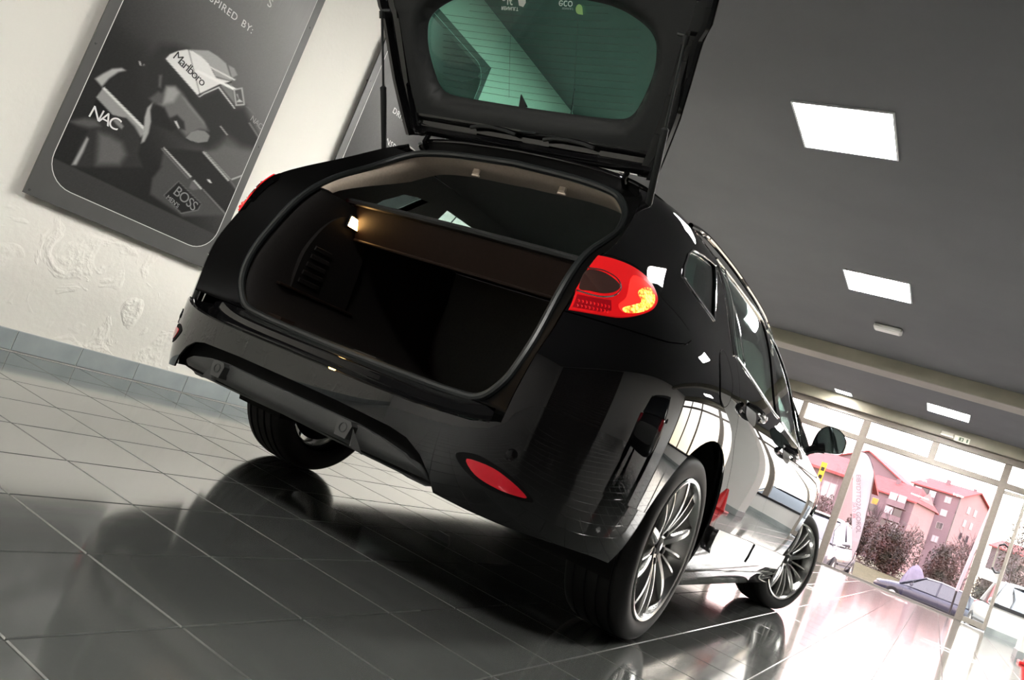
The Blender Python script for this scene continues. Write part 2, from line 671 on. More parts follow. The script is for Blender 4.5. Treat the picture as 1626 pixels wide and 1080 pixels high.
struct(MB().box(XL - 0.2, XL, YB, YF_ + 0.2, -0.1, ZC + 0.1).obj('wall_left', M_plaster, None, None))
struct(MB().box(XR, XR + 0.2, YB, YF_ + 0.2, -0.1, ZC + 0.1).obj('wall_right', M_white, None, None))
wb = struct(MB().box(XL - 0.2, XR + 0.2, YB - 0.2, YB, -0.1, ZC + 0.1).obj('wall_back', M_white, None, None))
struct(MB().box(XL - 0.2, XR + 0.2, YB - 0.2, YF_ + 0.4, ZC, ZC + 0.2).obj('ceiling', M_ceil, None, None))

# skirting of single tiles along the left wall
bb = struct(MB().box(XL, XL + 0.009, YB, YF_, -0.004, 0.094).obj('baseboard_left', mat('pale_joint', (0.50, 0.50, 0.47), 0.7), None, None))
sk = None
for j in range(j0, j1):
    y0 = TY0 + j * TY
    if y0 + TY > YF_ - 0.05 or y0 < YB:
        continue
    if sk is None:
        sk = MB().box(0.004, 0.012, 0.0017, TY - 0.0017, 0.003, 0.092, 0.0015).obj('skirting_tile', M_base, bb, None)
        o = sk
    else:
        o = bpy.data.objects.new('skirting_tile', sk.data)
        COL.objects.link(o)
        o.parent = bb
    o.location = (XL, y0, 0)

# brown slatted shutter in the right wall, slat by slat (it shows in the car's paint)
SY0, SY1 = -5.9, 0.75
sh = struct(MB().box(XR - 0.02, XR, SY0, SY1, 0.0, 2.78).box(XR - 0.08, XR, SY0 - 0.12, SY0, 0, 2.9).box(XR - 0.08, XR, SY1, SY1 + 0.12, 0, 2.9).box(XR - 0.10, XR, SY0 - 0.12, SY1 + 0.12, 2.78, 2.95).obj('door_2', M_shutter, None, None))
sl = None
for k in range(28):
    if sl is None:
        sl = MB().prism([(-0.02, 0.0), (-0.042, 0.012), (-0.050, 0.05), (-0.042, 0.088), (-0.02, 0.098)], 'y', SY0, SY1)
        sl = sl.obj('shutter_slat', M_shutter, sh, 30)
        o = sl
    else:
        o = bpy.data.objects.new('shutter_slat', sl.data)
        COL.objects.link(o); o.parent = sh
    o.location = (XR, 0, k * 0.099 + 0.005)

# ceiling beam and the header over the shop front
bmo = struct(MB().box(XL, XR, 8.90, 9.34, 2.884, ZC).obj('trim_1', M_beam, None, None))
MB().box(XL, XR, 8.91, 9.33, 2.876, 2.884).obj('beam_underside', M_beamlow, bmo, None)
hd = struct(MB().box(XL, XR, YF_ - 0.16, YF_ + 0.1, 2.86, ZC).obj('trim_2', M_beam, None, None))

# shop front: posts, transoms, panes
posts = [(-1.93, -1.83), (-1.36, -1.26), (-0.25, -0.12), (0.92, 1.03), (2.05, 2.16), (3.20, 3.31), (4.35, 4.46), (5.5, 5.61), (6.65, 6.76), (7.9, 8.0)]
wf = struct(MB().box(XL, XR, YF_ - 0.05, YF_ + 0.05, 2.75, 2.86, 0.006).obj('wall_front', M_alu, None, None))
for (a, b) in posts:
    zlo = 2.36 if 0.9 < a < 1.0 else 0.0
    MB().box(a, b, YF_ - 0.05, YF_ + 0.05, zlo, 2.75, 0.008).obj('post', M_alu, wf, None)
MB().box(XL, XR, YF_ - 0.048, YF_ + 0.048, 2.34, 2.44, 0.008).obj('transom', M_alu, wf, None)
k = 1
for (a, b) in zip(posts[:-1], posts[1:]):
    o = struct(MB().box(a[1], b[0], YF_ - 0.006, YF_ + 0.006, 2.44, 2.75).obj('window_%d' % k, M_paneclear, None, None)); k += 1
lower = [(-1.83, -1.36), (-1.26, -0.25), (-0.12, 2.05)]
for (a, b) in lower:
    w_ = struct(MB().box(a, b, YF_ - 0.006, YF_ + 0.006, 0.03, 2.34).obj('window_%d' % k, M_pane, None, None)); k += 1
    MB().box(a, b, YF_ - 0.03, YF_ + 0.03, 0.0, 0.03).obj('threshold', M_alu, w_, None)
for (a, b) in zip(posts[4:-1], posts[5:]):
    if a[0] < 2.1:
        a0 = 2.50
    else:
        a0 = a[1]
    struct(MB().box(a0, b[0], YF_ - 0.006, YF_ + 0.006, 0.50, 2.34).obj('window_%d' % k, M_paneclear, None, None)); k += 1
# low parapet right of the door
M_sill = mat('dark_sill', (0.02, 0.02, 0.022), 0.3)
lw = struct(MB().box(2.50, XR, YF_ - 0.08, YF_ + 0.08, 0.0, 0.44).obj('wall_parapet', M_white, None, None))
MB().box(2.50, XR, YF_ - 0.10, YF_ + 0.10, 0.44, 0.50, 0.006).obj('sill', M_sill, lw, None)
MB().box(2.50, XR, YF_ - 0.092, YF_ - 0.08, 0.0, 0.09).obj('skirting', M_base, lw, None)
M_leaf_frame = noise_mat('door_leaf_frame', (0.24, 0.22, 0.19), (0.28, 0.255, 0.225), 20.0, 0.45)
# glazed door leaf standing ajar with a black bow handle
dr = struct(MB().box(0.0, 0.045, -0.02, 0.02, 0.02, 2.31, 0.004).box(0.405, 0.45, -0.02, 0.02, 0.02, 2.31, 0.004).box(0.045, 0.405, -0.02, 0.02, 2.25, 2.31).box(0.045, 0.405, -0.02, 0.02, 0.02, 0.11).obj('door_1', M_leaf_frame, None, None))
dr.location = (2.10, YF_ + 0.02, 0.0)
dr.rotation_euler = (0, 0, math.radians(-28))
MB().box(0.045, 0.405, -0.018, 0.018, 0.80, 0.98, 0.003).obj('mid_rail', M_ledframe, dr, None)
MB().box(0.045, 0.405, -0.005, 0.005, 0.98, 2.25).obj('upper_pane', M_paneclear, dr, None)
MB().box(0.045, 0.405, -0.005, 0.005, 0.11, 0.80).obj('lower_pane', M_paneclear, dr, None)
M_blackpl = mat('black_plastic', (0.012, 0.012, 0.013), 0.35)
MB().tube(smooth_loop([(0.40, -0.03, 1.42), (0.36, -0.08, 1.44), (0.30, -0.09, 1.40)], 5), 0.016).tube(smooth_loop([(0.40, -0.03, 0.98), (0.36, -0.08, 0.96), (0.30, -0.09, 1.02)], 5), 0.016).obj('handle_bow', M_blackpl, dr)
MB().tube([(0.30, -0.09, 1.02), (0.30, -0.09, 1.40)], 0.014).obj('handle_bar', M_leaf_frame, dr)
# white pillar that just enters the frame on the right
pl = struct(MB().box(2.64, 3.10, 8.95, 9.45, 0.0, 2.90, 0.004).obj('wall_pillar', M_white, None, None))
MB().box(2.628, 3.112, 8.938, 9.462, 0.0, 0.094, 0.003).obj('skirting', M_base, pl, None)

# ------------------------------------------------------------------ ceiling lights
def led_panel(x, y, w, d, label, group='square ceiling light panels', m_=None, st=None):
    t = thing('ceiling_light', (x, y, ZC), label, 'ceiling light', group)
    f = 0.014
    MB().box(-w / 2, w / 2, -d / 2, -d / 2 + f, -0.012, 0).box(-w / 2, w / 2, d / 2 - f, d / 2, -0.012, 0).box(-w / 2, -w / 2 + f, -d / 2 + f, d / 2 - f, -0.012, 0).box(w / 2 - f, w / 2, -d / 2 + f, d / 2 - f, -0.012, 0).obj('frame', M_ledframe, t, None)
    MB().box(-w / 2 + f, w / 2 - f, -d / 2 + f, d / 2 - f, -0.008, -0.002).obj('diffuser', m_ or M_led, t, None)
    return t
led_panel(0.335, 2.47, 0.63, 0.64, 'large bright square ceiling light panel nearest the raised tailgate')
led_panel(0.34, 5.73, 0.63, 0.64, 'second square ceiling light panel, between the nearest one and the emergency light')
led_panel(1.06, 11.65, 0.63, 0.66, 'square ceiling light panel beyond the beam, above the shop front posts')
led_panel(-0.67, 12.72, 0.30, 0.28, 'small ceiling light close to the shop front header above the door mirror')
led_panel(0.335, -4.05, 0.63, 0.64, 'square ceiling light panel on the ceiling behind the photographer')
for lx, ly, lab in [(1.50, 1.38, 'narrow ceiling light panel added just outside the frame for its highlight, right of the tailgate'), (2.05, 5.3, 'square ceiling light panel added just outside the frame for its highlight, right of the second panel'), (4.6, 11.65, 'square ceiling light panel above the parapet windows, outside the frame')]:  # the two nearer panels are unseen, added for highlights in the car's paint
    led_panel(lx, ly, 0.30 if lx < 2 else 0.63, 0.64, lab)
# emergency light box
M_emer = mat('emergency_light_plastic', (0.62, 0.61, 0.58), 0.4)
t = thing('emergency_light', (0.37, 7.25, ZC), 'white box emergency light on the ceiling before the beam', 'emergency light')
MB().box(-0.155, 0.155, -0.08, 0.08, -0.055, 0.0, 0.012).obj('housing', M_emer, t)
MB().box(-0.135, 0.135, -0.062, 0.062, -0.062, -0.054, 0.004).obj('lens', mat('frosted_lens', (0.78, 0.77, 0.72), 0.3), t)
# green running-man exit sign and grey box on the header
M_green = mat('exit_sign_green', (0.06, 0.10, 0.05), 0.5)
M_signw = mat('exit_sign_white', (0.55, 0.55, 0.46), 0.5)
t = thing('exit_sign', (1.335, YF_ - 0.165, 2.90), 'small green exit sign with white pictograms on the shop front header', 'exit sign')
MB().box(-0.12, 0.12, -0.01, 0.01, -0.05, 0.05).obj('plate', M_signw, t, None)
MB().box(-0.045, 0.025, -0.013, -0.01, -0.03, 0.032).obj('green_field', M_green, t, None)
MB().box(0.07, 0.095, -0.013, -0.01, -0.03, 0.032).obj('green_arrow_field', M_green, t, None)
MB().box(-0.105, -0.06, -0.013, -0.0101, -0.035, 0.032).obj('door_pictogram', mat('sign_pale', (0.70, 0.69, 0.6), 0.5), t, None)
MB().prism([(-0.02, -0.018), (-0.008, 0.0), (-0.016, 0.016), (-0.005, 0.024), (0.008, 0.006), (0.016, -0.004), (0.002, -0.006), (0.006, -0.022)], 'y', -0.015, -0.013).obj('running_figure', M_signw, t, None)
t = thing('sensor_box', (1.12, YF_ - 0.17, 2.91), 'grey box housing beside the exit sign on the header', 'sensor box')
MB().box(-0.125, 0.085, -0.05, 0.01, -0.035, 0.045, 0.01).obj('housing', mat('grey_housing', (0.33, 0.31, 0.25), 0.45), t)
MB().box(-0.122, 0.082, -0.055, -0.048, -0.035, -0.012).obj('light_strip', mat('pale_strip', (0.62, 0.58, 0.48), 0.4), t, None)
# red cone at the pillar
M_cone = mat('red_cone_plastic', (0.55, 0.01, 0.012), 0.35)
t = thing('traffic_cone', (2.74, 8.25, 0.0), 'red plastic cone on the floor at the right frame edge', 'traffic cone')
MB().box(-0.14, 0.14, -0.14, 0.14, 0.0, 0.03, 0.008).obj('foot', M_cone, t)
MB().revolve([(0.03, 0.105), (0.06, 0.095), (0.34, 0.022), (0.35, 0.0)], 24, 'z').obj('cone', M_cone, t)
# ------------------------------------------------------------------ wall posters
M_pboard = noise_mat('poster_board', (0.075, 0.076, 0.072), (0.085, 0.086, 0.082), 6.0, 0.45, spec=0.3)
M_pedge = mat('poster_screw', (0.04, 0.04, 0.04), 0.4)
M_pline = mat('poster_white_line', (0.62, 0.62, 0.60), 0.5)
M_print = mat('poster_print', (0.1, 0.1, 0.1), 0.5, spec=0.12)
_at = M_print.node_tree.nodes.new('ShaderNodeAttribute'); _at.attribute_name = 'print'
M_print.node_tree.links.new(_at.outputs['Color'], M_print.node_tree.nodes['Principled BSDF'].inputs['Base Color'])
def grey(v):
    c = (v / 255.0) ** 2.2
    return mat('print_grey_%d' % v, (c, c, c * 0.98), 0.5, spec=0.3)
PW, PH, PZ = 0.99, 2.075, 0.655
PT = 0.010
# tones, edge softness and outlines of the printed photograph, metres from the poster's lower left corner
ART = [
 (38, 0.100, [(-0.189, 0.592), (-0.09, 0.709), (0.209, 0.791), (0.319, 0.624), (0.424, 0.336), (0.394, 0.133), (-0.012, 0.06)]),
 (42, 0.030, [(0.274, 0.856), (0.328, 0.89), (0.398, 0.911), (0.325, 0.817), (0.545, 0.753), (0.621, 0.847), (0.741, 0.807), (0.795, 0.837), (0.856, 0.798), (0.977, 0.728), (0.954, 0.676), (0.868, 0.652), (0.77, 0.66), (0.749, 0.611), (0.705, 0.55), (0.571, 0.532), (0.487, 0.537), (0.414, 0.618), (0.33, 0.606), (0.277, 0.64), (0.242, 0.754)]),
 (72, 0.012, [(0.51, 0.362), (0.491, 0.44), (0.678, 0.386), (0.947, 0.297), (0.721, 0.196), (0.517, 0.223), (0.495, 0.295), (0.514, 0.366)]),
 (36, 0.012, [(0.497, 0.451), (0.673, 0.526), (0.884, 0.46), (0.981, 0.426), (0.952, 0.3), (0.754, 0.365), (0.676, 0.391)]),
 (95, 0.016, [(0.695, 0.534), (0.745, 0.568), (0.777, 0.613), (0.854, 0.629), (0.939, 0.648), (0.979, 0.564), (0.891, 0.475), (0.872, 0.477)]),
 (165, 0.003, [(0.889, 0.477), (0.933, 0.518), (0.977, 0.568), (0.981, 0.561), (0.942, 0.515), (0.898, 0.474)]),
 (175, 0.007, [(0.075, 0.567), (0.097, 0.605), (0.124, 0.644), (0.159, 0.669), (0.179, 0.669), (0.153, 0.645), (0.128, 0.599), (0.115, 0.552)]),
 (150, 0.004, [(0.119, 0.537), (0.111, 0.499), (0.205, 0.467), (0.268, 0.484), (0.321, 0.461), (0.364, 0.436), (0.37, 0.463), (0.359, 0.487), (0.241, 0.516), (0.122, 0.55)]),
 (220, 0.002, [(0.118, 0.547), (0.126, 0.556), (0.36, 0.49), (0.361, 0.476)]),
 (25, 0.004, [(0.115, 0.49), (0.207, 0.463), (0.179, 0.424), (0.116, 0.396)]),
 (50, 0.010, [(0.047, 0.353), (0.075, 0.382), (0.118, 0.408), (0.165, 0.428), (0.211, 0.454), (0.268, 0.484), (0.317, 0.47), (0.362, 0.441), (0.377, 0.408), (0.385, 0.364), (0.431, 0.321), (0.142, 0.182), (0.13, 0.27), (0.138, 0.352), (0.086, 0.347)]),
 (96, 0.022, [(0.181, 0.369), (0.233, 0.38), (0.294, 0.377), (0.335, 0.339), (0.325, 0.282), (0.23, 0.236)]),
 (88, 0.012, [(0.056, 0.353), (0.103, 0.394), (0.15, 0.412), (0.18, 0.397), (0.136, 0.368), (0.087, 0.356)]),
 (165, 0.007, [(0.144, 0.327), (0.154, 0.322), (0.156, 0.261), (0.152, 0.198), (0.134, 0.189), (0.138, 0.241)]),
 (130, 0.005, [(0.213, 0.449), (0.236, 0.464), (0.271, 0.446), (0.269, 0.43), (0.236, 0.438)]),
 (105, 0.015, [(0.379, 0.706), (0.42, 0.73), (0.465, 0.72), (0.511, 0.697), (0.622, 0.658), (0.665, 0.631), (0.616, 0.611), (0.569, 0.549), (0.504, 0.57), (0.451, 0.584), (0.409, 0.615), (0.367, 0.609)]),
 (155, 0.015, [(0.379, 0.706), (0.414, 0.727), (0.447, 0.715), (0.439, 0.662), (0.397, 0.627)]),
 (36, 0.010, [(0.367, 0.609), (0.411, 0.611), (0.451, 0.584), (0.507, 0.565), (0.487, 0.537), (0.39, 0.521), (0.352, 0.56)]),
 (85, 0.010, [(0.326, 0.616), (0.352, 0.667), (0.382, 0.666), (0.39, 0.628), (0.354, 0.608)]),
 (45, 0.008, [(0.451, 0.584), (0.481, 0.618), (0.527, 0.607), (0.549, 0.576), (0.514, 0.563), (0.478, 0.568)]),
 (215, 0.002, [(0.48, 0.585), (0.491, 0.591), (0.52, 0.569), (0.515, 0.565)]),
 (125, 0.008, [(0.464, 0.707), (0.485, 0.707), (0.622, 0.658), (0.646, 0.639), (0.61, 0.652), (0.51, 0.684)]),
 (165, 0.006, [(0.349, 0.608), (0.336, 0.575), (0.342, 0.53), (0.362, 0.477), (0.377, 0.416), (0.388, 0.431), (0.39, 0.474), (0.378, 0.527), (0.353, 0.572)]),
 (128, 0.003, [(0.568, 0.545), (0.582, 0.581), (0.611, 0.608), (0.647, 0.621), (0.681, 0.614), (0.682, 0.582), (0.638, 0.553), (0.593, 0.543)]),
 (165, 0.004, [(0.393, 0.907), (0.495, 0.966), (0.551, 0.97), (0.605, 0.965), (0.672, 0.909), (0.582, 0.881), (0.561, 0.894), (0.522, 0.914), (0.475, 0.922), (0.428, 0.92)]),
 (234, 0.003, [(0.321, 0.814), (0.331, 0.844), (0.36, 0.879), (0.393, 0.907), (0.428, 0.92), (0.475, 0.922), (0.522, 0.914), (0.563, 0.889), (0.588, 0.876), (0.667, 0.903), (0.618, 0.852), (0.56, 0.781), (0.543, 0.75)]),
 (55, 0.002, [(0.534, 0.754), (0.616, 0.857), (0.672, 0.908), (0.675, 0.902), (0.619, 0.851), (0.545, 0.75)]),
 (225, 0.002, [(0.544, 0.749), (0.561, 0.778), (0.62, 0.848), (0.75, 0.802), (0.745, 0.798), (0.621, 0.84), (0.564, 0.773), (0.55, 0.751)]),
 (120, 0.004, [(0.624, 0.856), (0.677, 0.899), (0.733, 0.822)]),
 (150, 0.004, [(0.62, 0.965), (0.656, 0.97), (0.687, 0.951), (0.666, 0.922)]),
 (60, 0.002, [(0.401, 0.912), (0.403, 0.914), (0.548, 0.761), (0.546, 0.759)]),
 (248, 0.002, [(0.472, 0.843), (0.486, 0.858), (0.745, 0.895), (0.741, 0.88)]),
 (232, 0.002, [(0.489, 0.895), (0.494, 0.901), (0.688, 0.926), (0.684, 0.918)]),
 (185, 0.002, [(0.697, 0.879), (0.74, 0.913), (0.793, 0.844), (0.746, 0.814)]),
 (85, 0.002, [(0.707, 0.878), (0.737, 0.903), (0.783, 0.846), (0.749, 0.823)]),
 (190, 0.002, [(0.723, 0.868), (0.729, 0.871), (0.745, 0.855), (0.771, 0.853), (0.773, 0.85), (0.744, 0.833), (0.742, 0.837), (0.748, 0.85)]),
 (190, 0.002, [(0.481, 0.448), (0.487, 0.452), (0.68, 0.391), (0.675, 0.383)]),
 (110, 0.002, [(0.473, 0.439), (0.479, 0.443), (0.67, 0.377), (0.667, 0.372)]),
 (190, 0.002, [(0.695, 0.376), (0.7, 0.383), (0.76, 0.363), (0.754, 0.355)]),
 (110, 0.003, [(0.76, 0.359), (0.766, 0.364), (0.952, 0.304), (0.947, 0.296)]),
 (95, 0.006, [(0.69, 0.335), (0.69, 0.375), (0.746, 0.355), (0.717, 0.335)]),
 (170, 0.002, [(0.678, 0.524), (0.686, 0.531), (0.885, 0.467), (0.878, 0.459)]),
 (140, 0.002, [(0.692, 0.53), (0.697, 0.534), (0.889, 0.477), (0.885, 0.472)]),
 (90, 0.003, [(0.885, 0.466), (0.891, 0.473), (0.973, 0.435), (0.967, 0.429)]),
 (215, 0.002, [(0.76, 0.414), (0.777, 0.421), (0.797, 0.41), (0.786, 0.407)]),
 (170, 0.002, [(0.708, 0.682), (0.716, 0.686), (0.771, 0.666), (0.767, 0.661)]),
 (110, 0.002, [(0.582, 0.247), (0.624, 0.342), (0.791, 0.293), (0.786, 0.254), (0.707, 0.203)]),
 (30, 0.002, [(0.587, 0.248), (0.626, 0.338), (0.787, 0.291), (0.781, 0.257), (0.706, 0.208)]),
 (190, 0.003, [(0.214, 0.736), (0.222, 0.738), (0.234, 0.726), (0.226, 0.724)]),
 (190, 0.003, [(0.238, 0.731), (0.243, 0.74), (0.246, 0.733)]),
 (90, 0.008, [(0.324, 0.733), (0.337, 0.741), (0.356, 0.687), (0.344, 0.685)]),
 (110, 0.003, [(0.852, 0.776), (0.86, 0.784), (0.974, 0.733), (0.969, 0.727)]),
 (110, 0.003, [(0.801, 0.841), (0.814, 0.848), (0.868, 0.838), (0.87, 0.827)]),
]

def picture(t, shapes):
    """the printed photograph: one flat sheet, its greys held in a colour layer"""
    a, r = 0.046, 0.13
    ys = np.arange(a, PW - a + 1e-6, 0.005)
    zs = np.concatenate([np.arange(a + 0.03, 1.30, 0.005), np.arange(1.30, PH - a + 1e-6, 0.05)])
    Yg, Zg = np.meshgrid(ys, zs, indexing='ij')
    T = 33 + 125 * np.clip(0.55 * Yg + 0.75 * (Zg - 0.5) - 0.15, 0, 1)
    pts = np.stack([Yg.ravel(), Zg.ravel()], 1)
    T = T.ravel()
    for tone, blur, pg in shapes:
        pg = np.array(pg)
        lo, hi = pg.min(0) - blur - 0.006, pg.max(0) + blur + 0.006
        m_ = np.where((pts[:, 0] > lo[0]) & (pts[:, 0] < hi[0]) & (pts[:, 1] > lo[1]) & (pts[:, 1] < hi[1]))[0]
        if not len(m_):
            continue
        q = pts[m_]
        sd = seg_dist(q, pg) * np.where(in_poly(q, pg), -1, 1)
        w_ = max(blur, 0.003)
        al = np.clip(0.5 - sd / (2 * w_), 0, 1)
        al = al * al * (3 - 2 * al)
        T[m_] = T[m_] * (1 - al) + tone * al
    low = np.clip((0.182 - pts[:, 1]) / 0.004 + 0.5, 0, 1)
    T = T * (1 - low) + 60 * low
    rs = np.random.RandomState(3)
    T = np.clip(T + rs.normal(0, 1.2, len(T)), 4, 250)
    L_ = 0.92 * (T / 255.0) ** 2.2
    # corners follow the rounded border
    keep = np.ones(len(pts), bool)
    for cy, sy in ((a + r, -1), (PW - a - r, 1)):
        for cz, sz in ((a + 0.03 + r, -1), (PH - a - r, 1)):
            dy, dz = (pts[:, 0] - cy) * sy, (pts[:, 1] - cz) * sz
            keep &= ~((dy > 0) & (dz > 0) & (np.hypot(dy, dz) > r))
    n, k = len(ys), len(zs)
    idx = np.arange(n * k).reshape(n, k)
    F = np.stack([idx[:-1, :-1].ravel(), idx[1:, :-1].ravel(), idx[1:, 1:].ravel(), idx[:-1, 1:].ravel()], 1)
    F = F[keep[F].all(1)]
    me = bpy.data.meshes.new('printed_picture')
    V = np.stack([np.full(len(pts), PT + 0.0004), pts[:, 0], pts[:, 1]], 1)
    me.from_pydata(V.tolist(), [], F.tolist())
    ca = me.color_attributes.new('print', 'FLOAT_COLOR', 'POINT')
    ca.data.foreach_set('color', np.stack([L_, L_, L_ * 0.975, np.ones_like(L_)], 1).astype(np.float32).ravel())
    me.materials.append(M_print)
    o = bpy.data.objects.new('printed_picture', me)
    COL.objects.link(o)
    o.parent = t
    return o
def poster(y0, label, shapes):
    t = thing('poster', (XL + 0.020, y0, PZ), label, 'poster')
    MB().box(0.0, PT, 0.0, PW, 0.0, PH, 0.001).obj('board', M_pboard, t, None)
    picture(t, shapes)
    a, r = 0.046, 0.13
    pts = []
    for cx, cz, s in ((a + r, a + 0.03 + r, 180), (PW - a - r, a + 0.03 + r, 270), (PW - a - r, PH - a - r, 0), (a + r, PH - a - r, 90)):
        for k in range(9):
            an = math.radians(s + 90 * k / 8)
            pts.append((cx + r * math.cos(an), cz + r * math.sin(an)))
    n = len(pts)
    out, inn = np.array(pts), inset(pts, 0.0036)
    V = [(PT + 0.0012, p[0], p[1]) for p in out] + [(PT + 0.0012, p[0], p[1]) for p in inn]
    F = [(i, (i + 1) % n, n + (i + 1) % n, n + i) for i in range(n)]
    add_obj('border_line', V, F, M_pline, t, None)
    for yy in (0.02, PW - 0.02):
        for zz in (0.02, 0.7, 1.4, PH - 0.02):
            MB().revolve([(PT, 0.006), (PT + 0.002, 0.005), (PT + 0.0025, 0.0)], 10, 'x', (0, yy, zz)).obj('screw', M_pedge, t)
            MB().revolve([(-0.020, 0.008), (0.0, 0.008)], 10, 'x', (0, yy, zz)).obj('spacer', M_pedge, t)
    return t
p1 = poster(-0.893, 'grey racing poster with a helmeted driver, left of the car', ART)
p2 = poster(0.590, 'grey racing poster half hidden behind the raised tailgate', [(50, 0.22, [(0.42, 0.80), (1.3, 0.80), (1.3, 2.4), (0.42, 2.4)])])
XT = PT + 0.0016
text_obj('Marlboro', 'helmet_lettering', grey(34), p1, (XT, 0.345, 0.838), (0, 0.19, -0.037), (0, 0.05, 0.19), 0.060, spacing=0.86)
text_obj('BOSS', 'sponsor_lettering', grey(118), p1, (XT, 0.618, 0.276), (0, 0.16, -0.040), (0, 0.045, 0.16), 0.070, spacing=0.9)
text_obj("MEN'S", 'sponsor_small_lettering', grey(130), p1, (XT, 0.598, 0.240), (0, 0.10, -0.025), (0, 0.025, 0.10), 0.030)
text_obj('NAC', 'collar_lettering', grey(225), p1, (XT, 0.108, 0.410), (0, 1, 0.02), (0, 0.08, 1), 0.078, spacing=0.72)
text_obj('NAC', 'cockpit_lettering', grey(140), p1, (XT, 0.852, 0.795), (0, 1, -0.15), (0, 0.15, 1), 0.042, spacing=0.9)
text_obj('INSPIRED', 'heading_lettering', M_pline, p1, (XT, 0.338, 1.822 - PZ), (0, 1, 0), (0, 0, 1), 0.050, spacing=1.12)
text_obj('BY:', 'heading_lettering', M_pline, p1, (XT, 0.668, 1.822 - PZ), (0, 1, 0), (0, 0, 1), 0.050, align='RIGHT', spacing=1.12)
text_obj('S', 'title_lettering', M_pline, p1, (XT, -0.214 + 0.893, 1.992 - PZ), (0, 1, 0), (0, 0, 1), 0.062)
text_obj('INSPIRED', 'heading_lettering', M_pline, p2, (XT, 0.893 - 0.590, 1.806 - PZ), (0, 1, 0), (0, 0, 1), 0.050, spacing=1.12)
text_obj('DRIV', 'title_lettering', M_pline, p2, (XT, 0.862 - 0.590, 1.992 - PZ), (0, 1, 0), (0, 0, 1), 0.050, spacing=1.12)
# ------------------------------------------------------------------ estate car: skin surface (rear axle at the origin, y forward)
def cubic(xs,ys):
    # natural cubic spline
    xs=np.array(xs,float);ys=np.array(ys,float);n=len(xs);h=np.diff(xs)
    A=np.zeros((n,n));b=np.zeros(n);A[0,0]=A[-1,-1]=1
    for i in range(1,n-1):
        A[i,i-1]=h[i-1];A[i,i]=2*(h[i-1]+h[i]);A[i,i+1]=h[i]
        b[i]=6*((ys[i+1]-ys[i])/h[i]-(ys[i]-ys[i-1])/h[i-1])
    M=np.linalg.solve(A,b)
    def f(x):
        x=np.asarray(x,float);xc=np.clip(x,xs[0],xs[-1])
        i=np.clip(np.searchsorted(xs,xc)-1,0,n-2)
        a=(xs[i+1]-xc);c=(xc-xs[i]);hh=h[i]
        v=M[i]*a**3/(6*hh)+M[i+1]*c**3/(6*hh)+(ys[i]/hh-M[i]*hh/6)*a+(ys[i+1]/hh-M[i+1]*hh/6)*c
        s0=(ys[1]-ys[0])/h[0]-h[0]*(2*M[0]+M[1])/6; s1=(ys[-1]-ys[-2])/h[-1]+h[-1]*(M[-2]+2*M[-1])/6
        return v+np.where(x<xs[0],(x-xs[0])*s0,0)+np.where(x>xs[-1],(x-xs[-1])*s1,0)
    return f
HW=cubic([.15,.25,.35,.48,.62,.74,.83,.90,.97,1.05,1.15,1.25,1.33,1.39,1.43],[.800,.848,.872,.886,.897,.900,.893,.876,.846,.806,.760,.712,.666,.617,.565])
RE=cubic([-.6,-.4,-.2,0,.5,1.,1.5,1.9,2.3,2.7],[1.335,1.362,1.385,1.395,1.41,1.415,1.395,1.35,1.24,1.10])
YR=cubic([.15,.25,.35,.45,.55,.65,.75,.86,.95,1.03,1.10,1.18,1.25,1.3,1.4,1.45],[-.93,-.975,-.995,-1.0,-1.0,-1.0,-.985,-.95,-.942,-.915,-.845,-.735,-.645,-.588,-.48,-.42])
YF=cubic([.15,.3,.5,.7,.85,1.0,1.4],[3.42,3.52,3.56,3.52,3.40,3.2,2.9])
Y0,Y1=.2,2.35
_r=np.concatenate([np.linspace(0,.9,200)[:-1],1-np.geomspace(.1,1e-6,300),[1.]])
def _x(r): return np.maximum(1-np.clip(r,0,1)**5,0)**.32
_bx=.9*_x(_r);_by=Y0-1.2*_r
_al=np.concatenate([[0],np.cumsum(np.hypot(np.diff(_bx),np.diff(_by)))])
SREAR=Y0-_al[-1]
def P(s,z):
    """car side/rear skin, right-hand side: s=y for y>.2, unwrapped arc length behind that"""
    s=np.asarray(s,float);z=np.asarray(z,float)
    s,z=np.broadcast_arrays(s,z)
    r=np.interp(np.maximum(Y0-s,0),_al,_r)
    y=np.where(s<Y0,Y0-(Y0-YR(z))*r,s)
    rx=_x(r)
    rf=np.clip((s-Y1)/(YF(z)-Y1),0,1)
    fx=np.maximum(1-rf**3.2,0)**.42
    e=RE(np.clip(y,-.6,2.7))
    sh=.06*np.clip((y-.3)/1.8,0,1)**2*(3-2*np.clip((y-.3)/1.8,0,1))
    zb=z+sh*np.exp(-((z-.97)/.24)**2)
    zz=np.where(zb>.88,.88+(zb-.88)*(1.43-.88)/(e-.88),zb)
    x=HW(np.minimum(zz,1.45))*rx*fx
    return np.stack([x,y,z],-1)
PS = P
def top_z(s):
    z = 1.38
    for _ in range(12):
        z = float(RE(np.clip(P(s, z)[1], -0.6, 2.7)))
    return z

